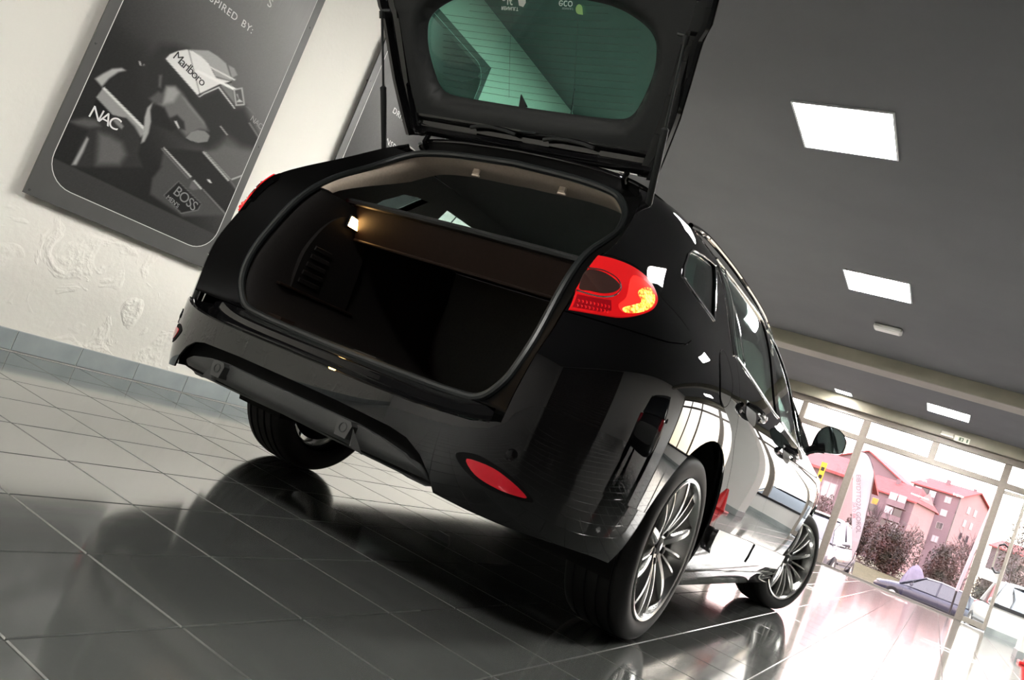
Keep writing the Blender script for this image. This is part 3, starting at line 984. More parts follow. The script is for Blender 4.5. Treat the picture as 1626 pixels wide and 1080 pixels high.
M_paint = mat('black_car_paint', (0.003, 0.003, 0.0033), 0.4, coat=1.0, coat_rough=0.012, spec=0.0)
M_trim = noise_mat('grained_black_plastic', (0.009, 0.010, 0.010), (0.013, 0.014, 0.014), 300.0, 0.55, bump=0.05, spec=0.28)
M_valance = noise_mat('grey_valance_plastic', (0.030, 0.031, 0.030), (0.038, 0.039, 0.038), 200.0, 0.42)
M_rubber = mat('rubber_seal', (0.010, 0.012, 0.012), 0.38)
M_tyre = noise_mat('tyre_rubber', (0.006, 0.006, 0.006), (0.009, 0.009, 0.009), 60.0, 0.62, spec=0.25)
M_chrome = mat('chrome', (0.75, 0.75, 0.76), 0.08, 1.0)
M_alloy = mat('grey_alloy', (0.42, 0.42, 0.41), 0.22, 1.0)
M_disc = noise_mat('brake_iron', (0.10, 0.09, 0.085), (0.16, 0.14, 0.13), 40.0, 0.45, metal=1.0)
M_sideglass = glass_mat('privacy_glass', (0.60, 0.70, 0.68), 1.0, 1.5)
M_rearglass = glass_mat('green_tailgate_glass', (0.50, 0.77, 0.68), 0.7, 1.5)
M_headliner = noise_mat('headliner_fabric', (0.16, 0.162, 0.155), (0.19, 0.192, 0.185), 150.0, 0.9)
M_header = noise_mat('taupe_header_trim', (0.42, 0.35, 0.28), (0.48, 0.40, 0.32), 120.0, 0.75)
M_carpet = noise_mat('boot_carpet', (0.006, 0.006, 0.006), (0.010, 0.010, 0.010), 250.0, 0.95, spec=0.1)
M_boottrim = noise_mat('boot_side_trim', (0.006, 0.005, 0.005), (0.010, 0.009, 0.008), 150.0, 0.6, spec=0.15)
M_cover = noise_mat('luggage_cover_vinyl', (0.008, 0.0045, 0.003), (0.012, 0.0065, 0.0045), 90.0, 0.5, spec=0.12)
M_seat = noise_mat('dark_seat_fabric', (0.020, 0.020, 0.021), (0.03, 0.03, 0.031), 120.0, 0.9)
M_under = mat('underbody_black', (0.003, 0.003, 0.003), 0.8, spec=0.1)
M_flange = mat('flange_black', (0.002, 0.002, 0.002), 0.5, spec=0.06)
M_red = mat('red_lens', (0.50, 0.004, 0.006), 0.10, coat=1.0, emit=(1.0, 0.012, 0.015), strength=0.30)
M_redhot = mat('lit_red_lens', (0.8, 0.05, 0.02), 0.1, coat=1.0, emit=(1.0, 0.50, 0.06), strength=2.6)
_nt = M_redhot.node_tree
_vz = _nt.nodes.new('ShaderNodeTexVoronoi'); _vz.inputs['Scale'].default_value = 130.0
_tc = _nt.nodes.new('ShaderNodeTexCoord'); _nt.links.new(_tc.outputs['Object'], _vz.inputs['Vector'])
_nz = _nt.nodes.new('ShaderNodeTexNoise'); _nz.inputs['Scale'].default_value = 22.0; _nt.links.new(_tc.outputs['Object'], _nz.inputs['Vector'])
_ad = _nt.nodes.new('ShaderNodeMath'); _ad.operation = 'SUBTRACT'; _nt.links.new(_nz.outputs['Fac'], _ad.inputs[0])
_sc = _nt.nodes.new('ShaderNodeMath'); _sc.operation = 'MULTIPLY'; _sc.inputs[1].default_value = 0.45; _nt.links.new(_vz.outputs['Distance'], _sc.inputs[0]); _nt.links.new(_sc.outputs[0], _ad.inputs[1])
_rp = _nt.nodes.new('ShaderNodeValToRGB'); _nt.links.new(_ad.outputs[0], _rp.inputs[0])
_rp.color_ramp.elements[0].position = 0.15; _rp.color_ramp.elements[0].color = (0.6, 0.02, 0.01, 1)
_rp.color_ramp.elements[1].position = 0.50; _rp.color_ramp.elements[1].color = (1.0, 0.62, 0.14, 1)
_e = _rp.color_ramp.elements.new(0.30); _e.color = (1.0, 0.30, 0.03, 1)
_nt.links.new(_rp.outputs[0], _nt.nodes['Principled BSDF'].inputs['Emission Color'])
M_redwarm = mat('glowing_red_lens', (0.8, 0.01, 0.01), 0.1, coat=1.0, emit=(1.0, 0.03, 0.02), strength=0.9)
M_reddim = mat('dim_red_lens', (0.22, 0.002, 0.006), 0.12, coat=1.0, emit=(1.0, 0.01, 0.02), strength=0.10)  # no bulb behind it; a faint glow is put into the lens colour
M_smoke = mat('smoked_lens', (0.05, 0.022, 0.018), 0.12, coat=1.0)
M_reflector = mat('red_reflector', (0.40, 0.003, 0.012), 0.2, coat=0.6, emit=(1.0, 0.0, 0.02), strength=0.03)
M_bootlamp = emit_mat('boot_lamp_glow', (1.0, 0.55, 0.18), 40.0)
M_mirror = mat('mirror_glass', (0.07, 0.09, 0.09), 0.02, 1.0)
M_sticker = mat('sticker_white', (0.80, 0.86, 0.80), 0.5)
M_stickerg = mat('sticker_green', (0.35, 0.62, 0.22), 0.5)

car = thing('estate_car', (0, 0, 0), 'black estate car seen from behind with its tailgate raised', 'car')

def arc(cx, cz, r, a0, a1, n=14):
    return [(cx + r * math.cos(math.radians(a0 + (a1 - a0) * k / n)), cz + r * math.sin(math.radians(a0 + (a1 - a0) * k / n))) for k in range(n + 1)]

def both(name, poly, fn, material, holes=(), parent=None, **kw):
    a = panel(name, poly, fn, material, parent[0] if parent else car, holes, **kw)
    b = panel(name, poly, fn, material, parent[1] if parent else car, holes, mirror=True, **kw)
    return a, b

# ---- outlines on the skin, (s, z)
RA, RF = (0.025, 0.330, 0.372), (2.703, 0.330, 0.366)
OPEN_EDGE = [(-0.785, top_z(-0.785)), (-0.8066, 1.3023), (-0.8256, 1.2454), (-0.8292, 1.1661), (-0.8346, 1.0904), (-0.8658, 1.0271), (-0.9238, 0.9382), (-0.9634, 0.8454), (-0.9694, 0.7719), (-0.9790, 0.6953), (-0.9869, 0.5991), (-0.9883, 0.5452)]
BUMP_SEAM = [(-0.9896, 0.5225), (-0.9139, 0.5039), (-0.8435, 0.4873), (-0.7650, 0.4629), (-0.7001, 0.4462), (-0.5854, 0.4381), (-0.3507, 0.4271)]
DOOR_R = [(0.45, 0.235), (0.452, 0.42), (0.41, 0.55), (0.32, 0.66), (0.235, 0.74), (0.19, 0.83), (0.175, 0.90), (0.185, 0.97), (0.17, 1.045), (0.13, 1.15), (0.085, 1.26), (0.05, top_z(0.05))]
DOOR_B = [(1.215, 0.235), (1.21, 0.40), (1.19, 0.50), (1.13, 0.62), (1.10, 0.72), (1.10, 0.85), (1.11, 0.95), (1.12, 1.1), (1.10, top_z(1.10))]
DOOR_F = [(2.24, 0.235), (2.24, 0.40), (2.20, 0.62), (2.17, 0.80), (2.16, 0.90)]
top_r = [(s, top_z(s)) for s in np.linspace(0.05, -0.785, 18)]
QWIN = [(-0.4899, 1.1148), (-0.4950, 1.1527), (-0.4717, 1.2122), (-0.4260, 1.2440), (-0.2889, 1.2656), (-0.1553, 1.2793), (-0.0408, 1.2896), (-0.1042, 1.1840), (-0.1387, 1.0702), (-0.2713, 1.0830), (-0.3895, 1.0957)]
quarter = DOOR_R + top_r[1:-1] + OPEN_EDGE + [(BUMP_SEAM[0][0], BUMP_SEAM[0][1] - 0.03)] + [(s, z - 0.022) for s, z in BUMP_SEAM[1:-1]] + [(-0.345, 0.41)] + arc(*RA, 164, -14.5, 26)[1:]
LAMP = [(-0.8849, 1.0153), (-0.8285, 1.0273), (-0.7576, 1.0330), (-0.6918, 1.0225), (-0.6540, 0.9901), (-0.6695, 0.9570), (-0.7178, 0.9237), (-0.8030, 0.8832), (-0.8723, 0.8643), (-0.9520, 0.8463), (-0.9440, 0.9073), (-0.9183, 0.9584)]
LAMP_S = [tuple(q) for q in smooth_loop(LAMP[:9], 4)] + LAMP[9:]
FILL = [(-0.9630, 0.8378), (-0.8509, 0.8504), (-0.7323, 0.8646), (-0.6117, 0.8816), (-0.4923, 0.9090), (-0.4471, 0.9313), (-0.4526, 0.9560), (-0.5112, 0.9720), (-0.5914, 0.9888), (-0.6450, 0.9999), (-0.6857, 1.0325), (-0.7592, 1.0446), (-0.8299, 1.0378), (-0.8693, 1.0289), (-0.8925, 1.0005), (-0.9349, 0.9293), (-0.9574, 0.8668)]
both('quarter_panel', quarter, P, M_paint, holes=[QWIN, FILL], gap=0.0018)

# tail lamps: surround, lens and its chambers
sur = both('tail_lamp', FILL, P, M_paint, holes=[LAMP_S], gap=0.0018, off=0.001, thick=0.02)
lens = both('red_lens', LAMP_S, P, M_red, parent=sur, off=0.005, thick=0.018, step=0.02)
REV = [tuple(q) for q in smooth_loop([(-0.9189, 0.9601), (-0.8696, 0.9742), (-0.8302, 0.9697), (-0.8121, 0.9585), (-0.8301, 0.9377), (-0.8696, 0.9194), (-0.9080, 0.9120), (-0.9383, 0.9082)], 4, True)]
both('smoked_chamber', REV, P, M_smoke, parent=sur, off=0.0065, thick=0.004, step=0.02)
both('lower_chamber', [(-0.9414, 0.8904), (-0.8993, 0.8978), (-0.8433, 0.9108), (-0.8404, 0.8856), (-0.8698, 0.8708), (-0.9457, 0.8538)], P, M_reddim, parent=sur, off=0.0065, thick=0.004, step=0.02)
for side, (pa, mir) in enumerate(((sur[0], False), (sur[1], True))):
    led = MB()
    for i in range(9):
        for j in range(2):
            s0, z0 = -0.936 + i * 0.0108, 0.863 + j * 0.013 + i * 0.0021
            q = P(s0, z0)
            n_ = np.array([0.63, -0.77, 0.0])
            q = q + n_ * 0.0075
            led.revolve([(-0.001, 0.0045), (0.001, 0.0042), (0.002, 0.0)], 8, 'y', q)
    if mir:
        led.mirror_x()
    led.obj('led_dots', M_red, pa)
    ch = MB().tube([P(s, z) + np.array([0.6, -0.75, 0.1]) * 0.007 for s, z in smooth_loop([(-0.9453, 0.9002), (-0.8982, 0.9049), (-0.8613, 0.9142), (-0.8265, 0.9324), (-0.8067, 0.9577), (-0.8195, 0.9771), (-0.8645, 0.9814), (-0.9149, 0.9698)], 5)], 0.0022, 6)
    if mir:
        ch.mirror_x()
    ch.obj('chrome_ring', M_chrome, pa)
glow = both('warm_chamber', [tuple(q) for q in smooth_loop([(-0.7631, 1.0043), (-0.7012, 1.0069), (-0.6686, 0.9839), (-0.6850, 0.9501), (-0.7357, 0.9215), (-0.7966, 0.8969), (-0.8184, 0.9084), (-0.7895, 0.9402)], 4, True)], P, M_redwarm, parent=sur, off=0.0066, thick=0.004, step=0.02)
HOT = [tuple(q) for q in smooth_loop([(-0.6909, 0.9979), (-0.6713, 0.9856), (-0.6786, 0.9613), (-0.7089, 0.9348), (-0.7516, 0.9121), (-0.7966, 0.8969), (-0.8047, 0.9059), (-0.7684, 0.9262), (-0.7361, 0.9459), (-0.7470, 0.9637), (-0.7286, 0.9825)], 4, True)]
panel('lit_chamber', HOT, P, M_redhot, sur[0], off=0.0072, thick=0.004, step=0.015)

# quarter windows
both('quarter_window', QWIN, P, M_sideglass, off=-0.004, thick=0.004)
def trim_tube(name, pts, r, material=M_chrome, off=0.002, closed=False, parent=None):
    pts = np.array([tuple(q) for q in pts])
    p3 = P(pts[:, 0], pts[:, 1])
    h = 1e-4
    nn = np.cross(P(pts[:, 0] + h, pts[:, 1]) - P(pts[:, 0] - h, pts[:, 1]), P(pts[:, 0], pts[:, 1] + h) - P(pts[:, 0], pts[:, 1] - h))
    nn /= np.linalg.norm(nn, axis=1, keepdims=True)
    p3 = p3 + nn * off
    MB().tube(p3, r, 8, closed).obj(name, material, parent[0] if parent else car)
    MB().tube(p3, r, 8, closed).mirror_x().obj(name, material, parent[1] if parent else car)
trim_tube('window_chrome', resample(QWIN, 0.012), 0.0036, closed=True)

# ---- rear and front doors
belt = lambda s: float(np.interp(s, [-0.2, 0.2, 0.52, 0.95, 1.34, 1.77, 2.05], [1.062, 1.018, 0.988, 0.953, 0.934, 0.918, 0.91]))
cant = lambda s: top_z(s) - 0.055
RWIN = [(0.225, belt(0.2) + 0.012)] + [(s, belt(s) + 0.012) for s in (0.4, 0.6, 0.8, 1.0, 1.05)] + [(1.05, 1.15), (1.04, cant(1.04))] + [(s, cant(s)) for s in (0.8, 0.6, 0.4, 0.25, 0.145)] + [(0.165, 1.18)]
rear_door = [DOOR_R[0], DOOR_B[0]] + DOOR_B[1:] + [(s, top_z(s)) for s in (0.9, 0.7, 0.5, 0.3, 0.15)] + DOOR_R[::-1][:-1]
rd = both('rear_door', rear_door, P, M_paint, holes=[RWIN], gap=0.0018)
FWIN = [(1.17, belt(1.17) + 0.012)] + [(s, belt(s) + 0.012) for s in (1.35, 1.55, 1.8, 2.02)] + [(1.98, 0.97), (1.90, 1.05), (1.80, 1.135), (1.68, 1.215), (1.55, 1.282), (1.42, cant(1.42) - 0.005), (1.30, cant(1.3)), (1.16, cant(1.16))]
apil = [(2.16, 0.90), (2.10, 0.955), (1.98, 1.07), (1.85, 1.175), (1.70, 1.27), (1.58, 1.33), (1.45, top_z(1.45) - 0.004), (1.3, top_z(1.3)), (1.2, top_z(1.2))]
front_door = [DOOR_B[0]] + DOOR_F[:-1] + apil + DOOR_B[::-1][:-1]
fd = both('front_door', front_door, P, M_paint, holes=[FWIN], gap=0.0018)
both('window_pane', RWIN, P, M_sideglass, parent=rd, off=-0.005, thick=0.004)
both('window_pane', FWIN, P, M_sideglass, parent=fd, off=-0.005, thick=0.004)
trim_tube('belt_chrome', [(s, belt(s) + 0.008) for s in np.linspace(0.2, 1.06, 14)], 0.0042, parent=rd)
trim_tube('belt_chrome', [(s, belt(s) + 0.008) for s in np.linspace(1.15, 2.06, 14)], 0.0042, parent=fd)
trim_tube('cant_chrome', [(s, cant(s) + 0.004) for s in np.linspace(0.12, 1.06, 14)], 0.0036, parent=rd)
trim_tube('cant_chrome', FWIN[5:][::-1], 0.0036, parent=fd)
trim_tube('glass_divider', [(0.335, belt(0.33)), (0.30, 1.15), (0.27, cant(0.28))], 0.0035, parent=rd)
trim_tube('pillar_chrome', [(0.150, belt(0.1) - 0.01), (0.12, 1.15), (0.075, 1.27), (0.055, 1.31)], 0.0034, parent=rd)

# door handles: bow over a shallow cup
def handle(parent, s0, s1, z0, z1):
    for mir, pa in ((False, parent[0]), (True, parent[1])):
        pts = []
        for t in np.linspace(0, 1, 9):
            q = P(s0 + (s1 - s0) * t, z0 + (z1 - z0) * t)
            pts.append(q + np.array([0.010 + 0.034 * math.sin(math.pi * t) ** 0.6, 0, 0.004]))
        mb = MB().tube(pts, [0.008, 0.012, 0.013, 0.013, 0.013, 0.013, 0.013, 0.012, 0.008], 10)
        if mir: mb.mirror_x()
        mb.obj('door_handle', M_paint, pa)
        c = [(s0 + 0.03, z0 - 0.030), (s0 + (s1 - s0) * 0.5, (z0 + z1) / 2 - 0.036), (s1 - 0.03, z1 - 0.022), (s1 - 0.03, z1 + 0.020), (s0 + (s1 - s0) * 0.5, (z0 + z1) / 2 + 0.022), (s0 + 0.03, z0 + 0.020)]
        panel('handle_cup', [tuple(q) for q in smooth_loop(c, 4, True)], P, M_trim, pa, off=0.0012, thick=0.003, mirror=mir)
handle(rd, 0.27, 0.50, 0.880, 0.858)
handle(fd, 1.14, 1.37, 0.838, 0.818)

# protective strips low on the doors, and the sill below
def strip(parent, s0, s1, zt0, zt1, zb0, zb1, back):
    pg = [(s0 + back, zb0 + 0.004), (s1, zb1), (s1 + 0.0, zt1), (s0, zt0), (s0 - 0.006, zt0 - 0.03), (s0 + 0.005, zb0 + 0.03)]
    return both('door_strip', pg, P, M_trimgloss, parent=parent, off=0.022, thick=0.022)
M_trimgloss = mat('satin_black_strip', (0.020, 0.020, 0.020), 0.22, coat=0.5, coat_rough=0.1)
strip(rd, 0.465, 1.185, 0.420, 0.392, 0.322, 0.296, 0.04)
strip(fd, 1.245, 2.19, 0.390, 0.352, 0.294, 0.272, 0.0)
both('side_sill', [(0.39, 0.165), (2.36, 0.165), (2.34, 0.232), (0.40, 0.232)], P, M_paint, off=0.008, thick=0.06)
both('fuel_flap', arc(-0.045, 0.905, 0.088, 0, 345, 23), P, M_paint, off=0.0022, thick=0.002, step=0.02)
trim_tube('flap_gap', arc(-0.045, 0.905, 0.0895, 0, 345, 30), 0.0013, M_under, 0.0015, True)

# wings, bonnet, nose
wing = [(2.24, 0.235)] + arc(*RF, 195.5, 0, 26)[0:0] + [(2.335, 0.235)] + arc(*RF, 195, 20, 22) + [(3.12, 0.50), (3.12, 0.70), (2.95, 0.80), (2.6, 0.90), (2.3, 0.945), (2.12, 0.955)] + DOOR_F[::-1][:-1]
both('front_wing', wing, P, M_paint, gap=0.0018)
def nose(u, v):
    s = 3.122 + (YF(v) - 3.122) * np.clip(u, 0, 1) ** 0.8
    return P(np.minimum(s, YF(v) - 1e-4), v)
for mir in (False, True):
    panel('front_bumper', [(0.0, 0.22), (1.0, 0.22), (1.0, 0.62), (0.0, 0.62)], nose, M_paint, car, step=0.06, thick=0.02, mirror=mir)
    panel('headlamp', [(0.0, 0.63), (0.75, 0.63), (0.7, 0.72), (0.0, 0.76)], nose, mat('headlamp_glass', (0.5, 0.5, 0.52), 0.08, coat=1.0), car, step=0.06, thick=0.02, mirror=mir)
    panel('front_bumper', [(2.98, 0.24), (3.12, 0.22), (3.12, 0.50), (3.06, 0.46)], P, M_paint, car, mirror=mir)
bon = MB().grid(lambda u, v: ((u * (0.70 - 0.12 * v)), 2.52 + 0.93 * v, 1.0 - 0.20 * v ** 1.4 - 0.10 * abs(u) ** 3 * (1 - 0.3 * v)), np.linspace(-1, 1, 25), np.linspace(0, 1, 14))
bon.obj('bonnet', M_paint, car)

# roof, rails, windscreen
def roof(u, v):
    e_ = RE(v)
    xt = 0.545
    w_ = np.clip(np.abs(u) / xt, 0, 1.05)
    z = e_ + 0.030 * (1 - w_ ** 2) + 0.028 * (1 - w_ ** 8)
    return np.stack([u, v, z], -1)
half = [(0.0, -0.385), (0.25, -0.380), (0.42, -0.365), (0.495, -0.335), (0.53, -0.26), (0.548, -0.10), (0.556, 0.2), (0.558, 0.9), (0.552, 1.4), (0.50, 1.62), (0.25, 1.70), (0.0, 1.715)]
rp_ = half + [(-x, y) for x, y in half[::-1][1:-1]]
panel('roof_panel', rp_, roof, M_paint, car, step=0.05, thick=0.012)
panel('headliner', [(x * 0.99, max(y, -0.27)) for x, y in rp_], lambda u, v: roof(u, v) - np.array([0, 0, 0.042]), M_headliner, car, step=0.06, thick=0.008)
for sgn in (1, -1):
    pts = [(sgn * 0.592, -0.10, RE(-0.10) - 0.022), (sgn * 0.586, 0.03, RE(0.03) + 0.002), (sgn * 0.583, 0.20, RE(0.20) + 0.016), (sgn * 0.583, 0.6, RE(0.6) + 0.022), (sgn * 0.583, 1.1, RE(1.1) + 0.020), (sgn * 0.583, 1.38, RE(1.38) + 0.006), (sgn * 0.592, 1.52, RE(1.52) - 0.022)]
    MB().tube(smooth_loop([tuple(map(float, q)) for q in pts], 6), 0.011, 10).obj('roof_rail', M_paint, car)
ws = lambda u, v: (u * (0.50 + 0.22 * v), 1.71 + 0.86 * v - 0.10 * abs(u) ** 2 * (1 - 0.3 * v), 1.405 + 0.0 * u - 0.40 * v - 0.035 * abs(u) ** 2)
MB().grid(ws, np.linspace(-1, 1, 17), np.linspace(0, 1, 12)).obj('windscreen', glass_mat('windscreen_glass', (0.55, 0.66, 0.62)), car)
ap = MB().tube([(0.53, 1.58, 1.372), (0.60, 1.80, 1.268), (0.68, 2.05, 1.135), (0.75, 2.30, 1.01), (0.77, 2.42, 0.96)], 0.032, 8)
ap.obj('a_pillar', M_paint, car)
MB().tube([(-0.53, 1.58, 1.372), (-0.60, 1.80, 1.268), (-0.68, 2.05, 1.135), (-0.75, 2.30, 1.01), (-0.77, 2.42, 0.96)], 0.032, 8).obj('a_pillar', M_paint, car)
for sgn in (1, -1):
    MB().tube([(sgn * 0.86, 1.90, 0.925), (sgn * 0.90, 1.90, 0.955), (sgn * 0.94, 1.905, 0.97)], [0.02, 0.026, 0.03], 10).obj('mirror_foot', M_paint, car)
# mirrors: shell with a rounded box section, glass facing back
for sgn in (1, -1):
    out = [(0.877, 0.950), (0.878, 1.02), (0.892, 1.062), (0.925, 1.092), (0.970, 1.094), (1.010, 1.075), (1.034, 1.040), (1.038, 0.995), (1.02, 0.966), (0.97, 0.952), (0.92, 0.944)]
    out = [tuple(q) for q in smooth_loop(out, 3, True)]
    n = len(out)
    cx, cz = 0.955, 1.02
    V, F = [], []
    for k, (dy, sc) in enumerate(((0.0, 0.93), (-0.004, 0.985), (0.012, 1.0), (0.05, 0.97), (0.085, 0.82), (0.105, 0.5), (0.112, 0.1))):
        for (x, z) in out:
            V.append((sgn * (cx + (x - cx) * sc), 1.92 + dy - 0.02, cz + (z - cz) * sc))
    for k in range(6):
        for i in range(n):
            q = (k * n + i, k * n + (i + 1) % n, (k + 1) * n + (i + 1) % n, (k + 1) * n + i)
            F.append(q if sgn < 0 else q[::-1])
    ms = add_obj('door_mirror', V, F, M_paint, car)
    MB().prism([(sgn * (cx + (x - cx) * 0.93), cz + (z - cz) * 0.93) for x, z in out], 'y', 1.903, 1.911).obj('mirror_glass', M_mirror, ms, None)

# ---- rear bumper
rec = [(SREAR, 0.412), (-1.4338, 0.4112), (-1.3481, 0.4084), (-1.2498, 0.4048), (-1.1937, 0.3951), (-1.1429, 0.3696), (-1.1025, 0.3342), (-1.0723, 0.2949)]
BTOP = [(-0.9900, 0.5057), (-1.0575, 0.4947), (-1.1482, 0.4866), (-1.3321, 0.4822), (SREAR, 0.482)]
bump = rec + [(-0.9781, 0.2870), (-0.8809, 0.2820), (-0.7034, 0.2777), (-0.5329, 0.2667), (-0.4237, 0.2536), (-0.3947, 0.3026), (-0.3682, 0.3717), (-0.3551, 0.4192)] + [(s, z - 0.006) for s, z in BUMP_SEAM[::-1]][1:] + BTOP[1:]
bumpers = both('rear_bumper', bump, P, M_paint, off=0.007, thick=0.006, step=0.025)
bumper = bumpers[0]
# dark channel and grey valance below
chn = [(SREAR, 0.425), (-1.330, 0.425), (-1.210, 0.415), (-1.120, 0.38), (-1.070, 0.32), (-1.065, 0.300), (-1.130, 0.300), (SREAR, 0.312)]
both('bumper_channel', chn, P, M_under, off=-0.028, thick=0.01, parent=bumpers)
val = [(SREAR, 0.374), (-1.360, 0.374), (-1.270, 0.366), (-1.190, 0.352), (-1.130, 0.326), (-1.100, 0.298), (-1.130, 0.292), (-1.280, 0.298), (SREAR, 0.306)]
vfn = lambda u, v: P(u, v) + np.stack([0 * u, 0.05 * np.clip((0.345 - v) / 0.05, 0, 1) ** 2, 0 * u], -1)
both('rear_valance', val, vfn, M_valance, off=-0.004, thick=0.02, parent=bumpers, step=0.02)
# inner sensors sit on little raised pads of the valance
for sgn in (1, -1):
    pad = MB()
    x0, y0, z0 = sgn * 0.262, -1.000, 0.352
    pad.prism([(x0 - 0.020, 0.330), (x0 + 0.020, 0.330), (x0 + 0.027, 0.366), (x0 + 0.018, 0.376), (x0 - 0.018, 0.376), (x0 - 0.027, 0.366)], 'y', y0 + 0.02, y0 - 0.010)
    po = pad.obj('sensor_pad', M_valance, bumper, 20)
    MB().revolve([(y0 - 0.0095, 0.0135), (y0 - 0.0115, 0.0135), (y0 - 0.0115, 0.0105), (y0 - 0.0095, 0.0105)], 20, 'y', (x0, 0, z0 + 0.003)).obj('parking_sensor', M_rubber, bumper)
    # raised diffuser fin beside the pad
    f0, f1 = x0 + sgn * 0.03, x0 + sgn * 0.075
    MB().add([(f0, y0 - 0.006, 0.362), (f0, y0 + 0.01, 0.315), (f1, y0 + 0.012, 0.309), (f0 - sgn * 0.012, y0 + 0.02, 0.315)], [(0, 1, 2), (0, 3, 1), (0, 2, 3), (1, 3, 2)]).obj('valance_fin', M_valance, bumper, None)
for sgn in (1, -1):
    q = P(-0.931, 0.4517)
    nx, ny = 0.66, -0.75
    c = Vector((sgn * q[0], q[1], q[2]))
    n_ = Vector((sgn * nx, ny, 0.05)).normalized()
    a = n_.cross(Vector((0, 0, 1))).normalized(); b_ = n_.cross(a)
    mb = MB()
    V, F = [], []
    for h_, r_ in ((0.004, 0.016), (0.0095, 0.0155), (0.0105, 0.0125), (0.0085, 0.012), (0.0095, 0.0)):
        for k in range(20):
            an = 2 * math.pi * k / 20
            V.append(c + n_ * h_ + (a * math.cos(an) + b_ * math.sin(an)) * r_)
    for i in range(4):
        for k in range(20):
            F.append((i * 20 + k, i * 20 + (k + 1) % 20, (i + 1) * 20 + (k + 1) % 20, (i + 1) * 20 + k))
    add_obj('parking_sensor', V, F, M_paint, bumper)
REFL = [tuple(q) for q in smooth_loop([(-1.0573, 0.4068), (-1.0126, 0.4218), (-0.9585, 0.4162), (-0.8924, 0.3988), (-0.8471, 0.3774), (-0.8297, 0.3618), (-0.8615, 0.3557), (-0.9293, 0.3534), (-0.9879, 0.3628), (-1.0324, 0.3822)], 4, True)]
rfl = both('reflector_housing', REFL, P, M_under, parent=bumpers, off=0.009, thick=0.01, step=0.02)
REFI = [tuple(q) for q in smooth_loop([(-1.0274, 0.4040), (-0.9585, 0.4063), (-0.8983, 0.3899), (-0.8519, 0.3695), (-0.8712, 0.3635), (-0.9293, 0.3632), (-0.9929, 0.3756)], 4, True)]
both('rear_reflector', REFI, P, M_reflector, parent=bumpers, off=0.0112, thick=0.006, step=0.02)
# towing-eye cover line on the left corner
tw = [(-0.935, 0.420), (-0.800, 0.412), (-0.815, 0.460), (-0.925, 0.468)]
pts3 = P(np.array([q[0] for q in tw]), np.array([q[1] for q in tw])) + np.array([0.0060, -0.0068, 0])
MB().tube(pts3, 0.0014, 6, True).mirror_x().obj('towing_eye_cover', M_under, bumper)
# ledge from the bumper top up to the loading sill
Yo = cubic([.5, .65, .85, 1.05, 1.2, 1.35, 1.4], [-.796, -.807, -.759, -.651, -.485, -.375, -.355])
_lc = P(np.linspace(SREAR + 1e-4, -0.75, 60), 0.484)
LEDX, LEDY = _lc[:, 0], _lc[:, 1]
def ledge(u, v):
    xb, xs = u * 0.615, u * 0.555
    sb = np.interp(abs(xb), LEDX, LEDY) - 0.007
    zb = 0.480 + 0.026 * abs(u) ** 6
    prof = np.array([(0, 0), (0.06, 0.08), (0.45, 0.16), (0.62, 0.22), (0.70, 0.62), (1.0, 0.90)])
    k = np.interp(v, np.linspace(0, 1, 6), prof[:, 0]); h_ = np.interp(v, np.linspace(0, 1, 6), prof[:, 1])
    zt = 0.535 + 0.045 * abs(u) ** 8
    return (xb + (xs - xb) * k, sb - 0.004 + (-0.812 - sb) * k, zb + (zt - zb) * h_)
MB().grid(ledge, np.linspace(-1, 1, 41), np.linspace(0, 1, 21), True).obj('bumper_ledge', M_paint, car, 60)

# ---- tailgate opening: flange, seal, header trim
LOOP = [(0.0, .535), (.25, .538), (.42, .543), (.49, .556), (.535, .60), (.562, .66), (.575, .76), (.568, .9), (.558, 1.04), (.561, 1.11), (.553, 1.17), (.515, 1.25), (.463, 1.305), (.40, 1.335), (.25, 1.357), (0.0, 1.370)]
half_l = smooth_loop(LOOP, 5)
full = [(x, z) for x, z in half_l] + [(-x, z) for x, z in half_l[::-1][1:-1]]
ring = [(x, float(Yo(z)), z) for x, z in full]
MB().tube([(x, y - 0.004, z) for x, y, z in ring], 0.0125, 10, True).obj('opening_seal', M_rubber, car)
# flange: skin edge -> seal on each side
edge2 = [(float(s), float(z)) for s, z in smooth_loop(OPEN_EDGE[::-1], 5)]
ez = np.array([q[1] for q in edge2]); es = np.array([q[0] for q in edge2])
side = [q for q in half_l if q[0] > 0.40 and 0.54 < q[1] < 1.345 and not (q[1] > 1.2 and q[0] < 0.42)]
for mir in (False, True):
    V, F = [], []
    for (x, z) in side:
        a = P(float(np.interp(z, ez, es)), z) - np.array([0, 0, 0.0])
        b_ = np.array([x, float(Yo(z)), z])
        V += [tuple(a), tuple(a * 0.55 + b_ * 0.45 + np.array([-0.006, 0.012, 0])), tuple(b_ + np.array([0, 0.008, 0]))]
    for i in range(len(side) - 1):
        for k in range(2):
            F.append((3 * i + k, 3 * i + k + 1, 3 * i + 4 + k, 3 * i + 3 + k))
    if mir:
        V = [(-v[0], v[1], v[2]) for v in V]; F = [f[::-1] for f in F]
    add_obj('opening_flange', V, F, M_flange, car, 60)
# top flange between the roof edge and the seal
V, F = [], []
tl = [q for q in full if q[1] > 1.29]
tl = sorted(tl, key=lambda q: q[0])
for (x, z) in tl:
    yy = float(np.interp(abs(x), [0, 0.25, 0.42, 0.52], [-0.385, -0.380, -0.365, -0.30]))
    zr = float(roof(np.array([x]), np.array([yy]))[0][2])
    V += [(x, yy, zr - 0.003), (x, yy + 0.015, (zr + z) / 2 + 0.006), (x, float(Yo(z)) + 0.008, z)]
for i in range(len(tl) - 1):
    for k in range(2):
        F.append((3 * i + k, 3 * i + 3 + k, 3 * i + 4 + k, 3 * i + k + 1))
add_obj('opening_flange', V, F, M_flange, car, 60)
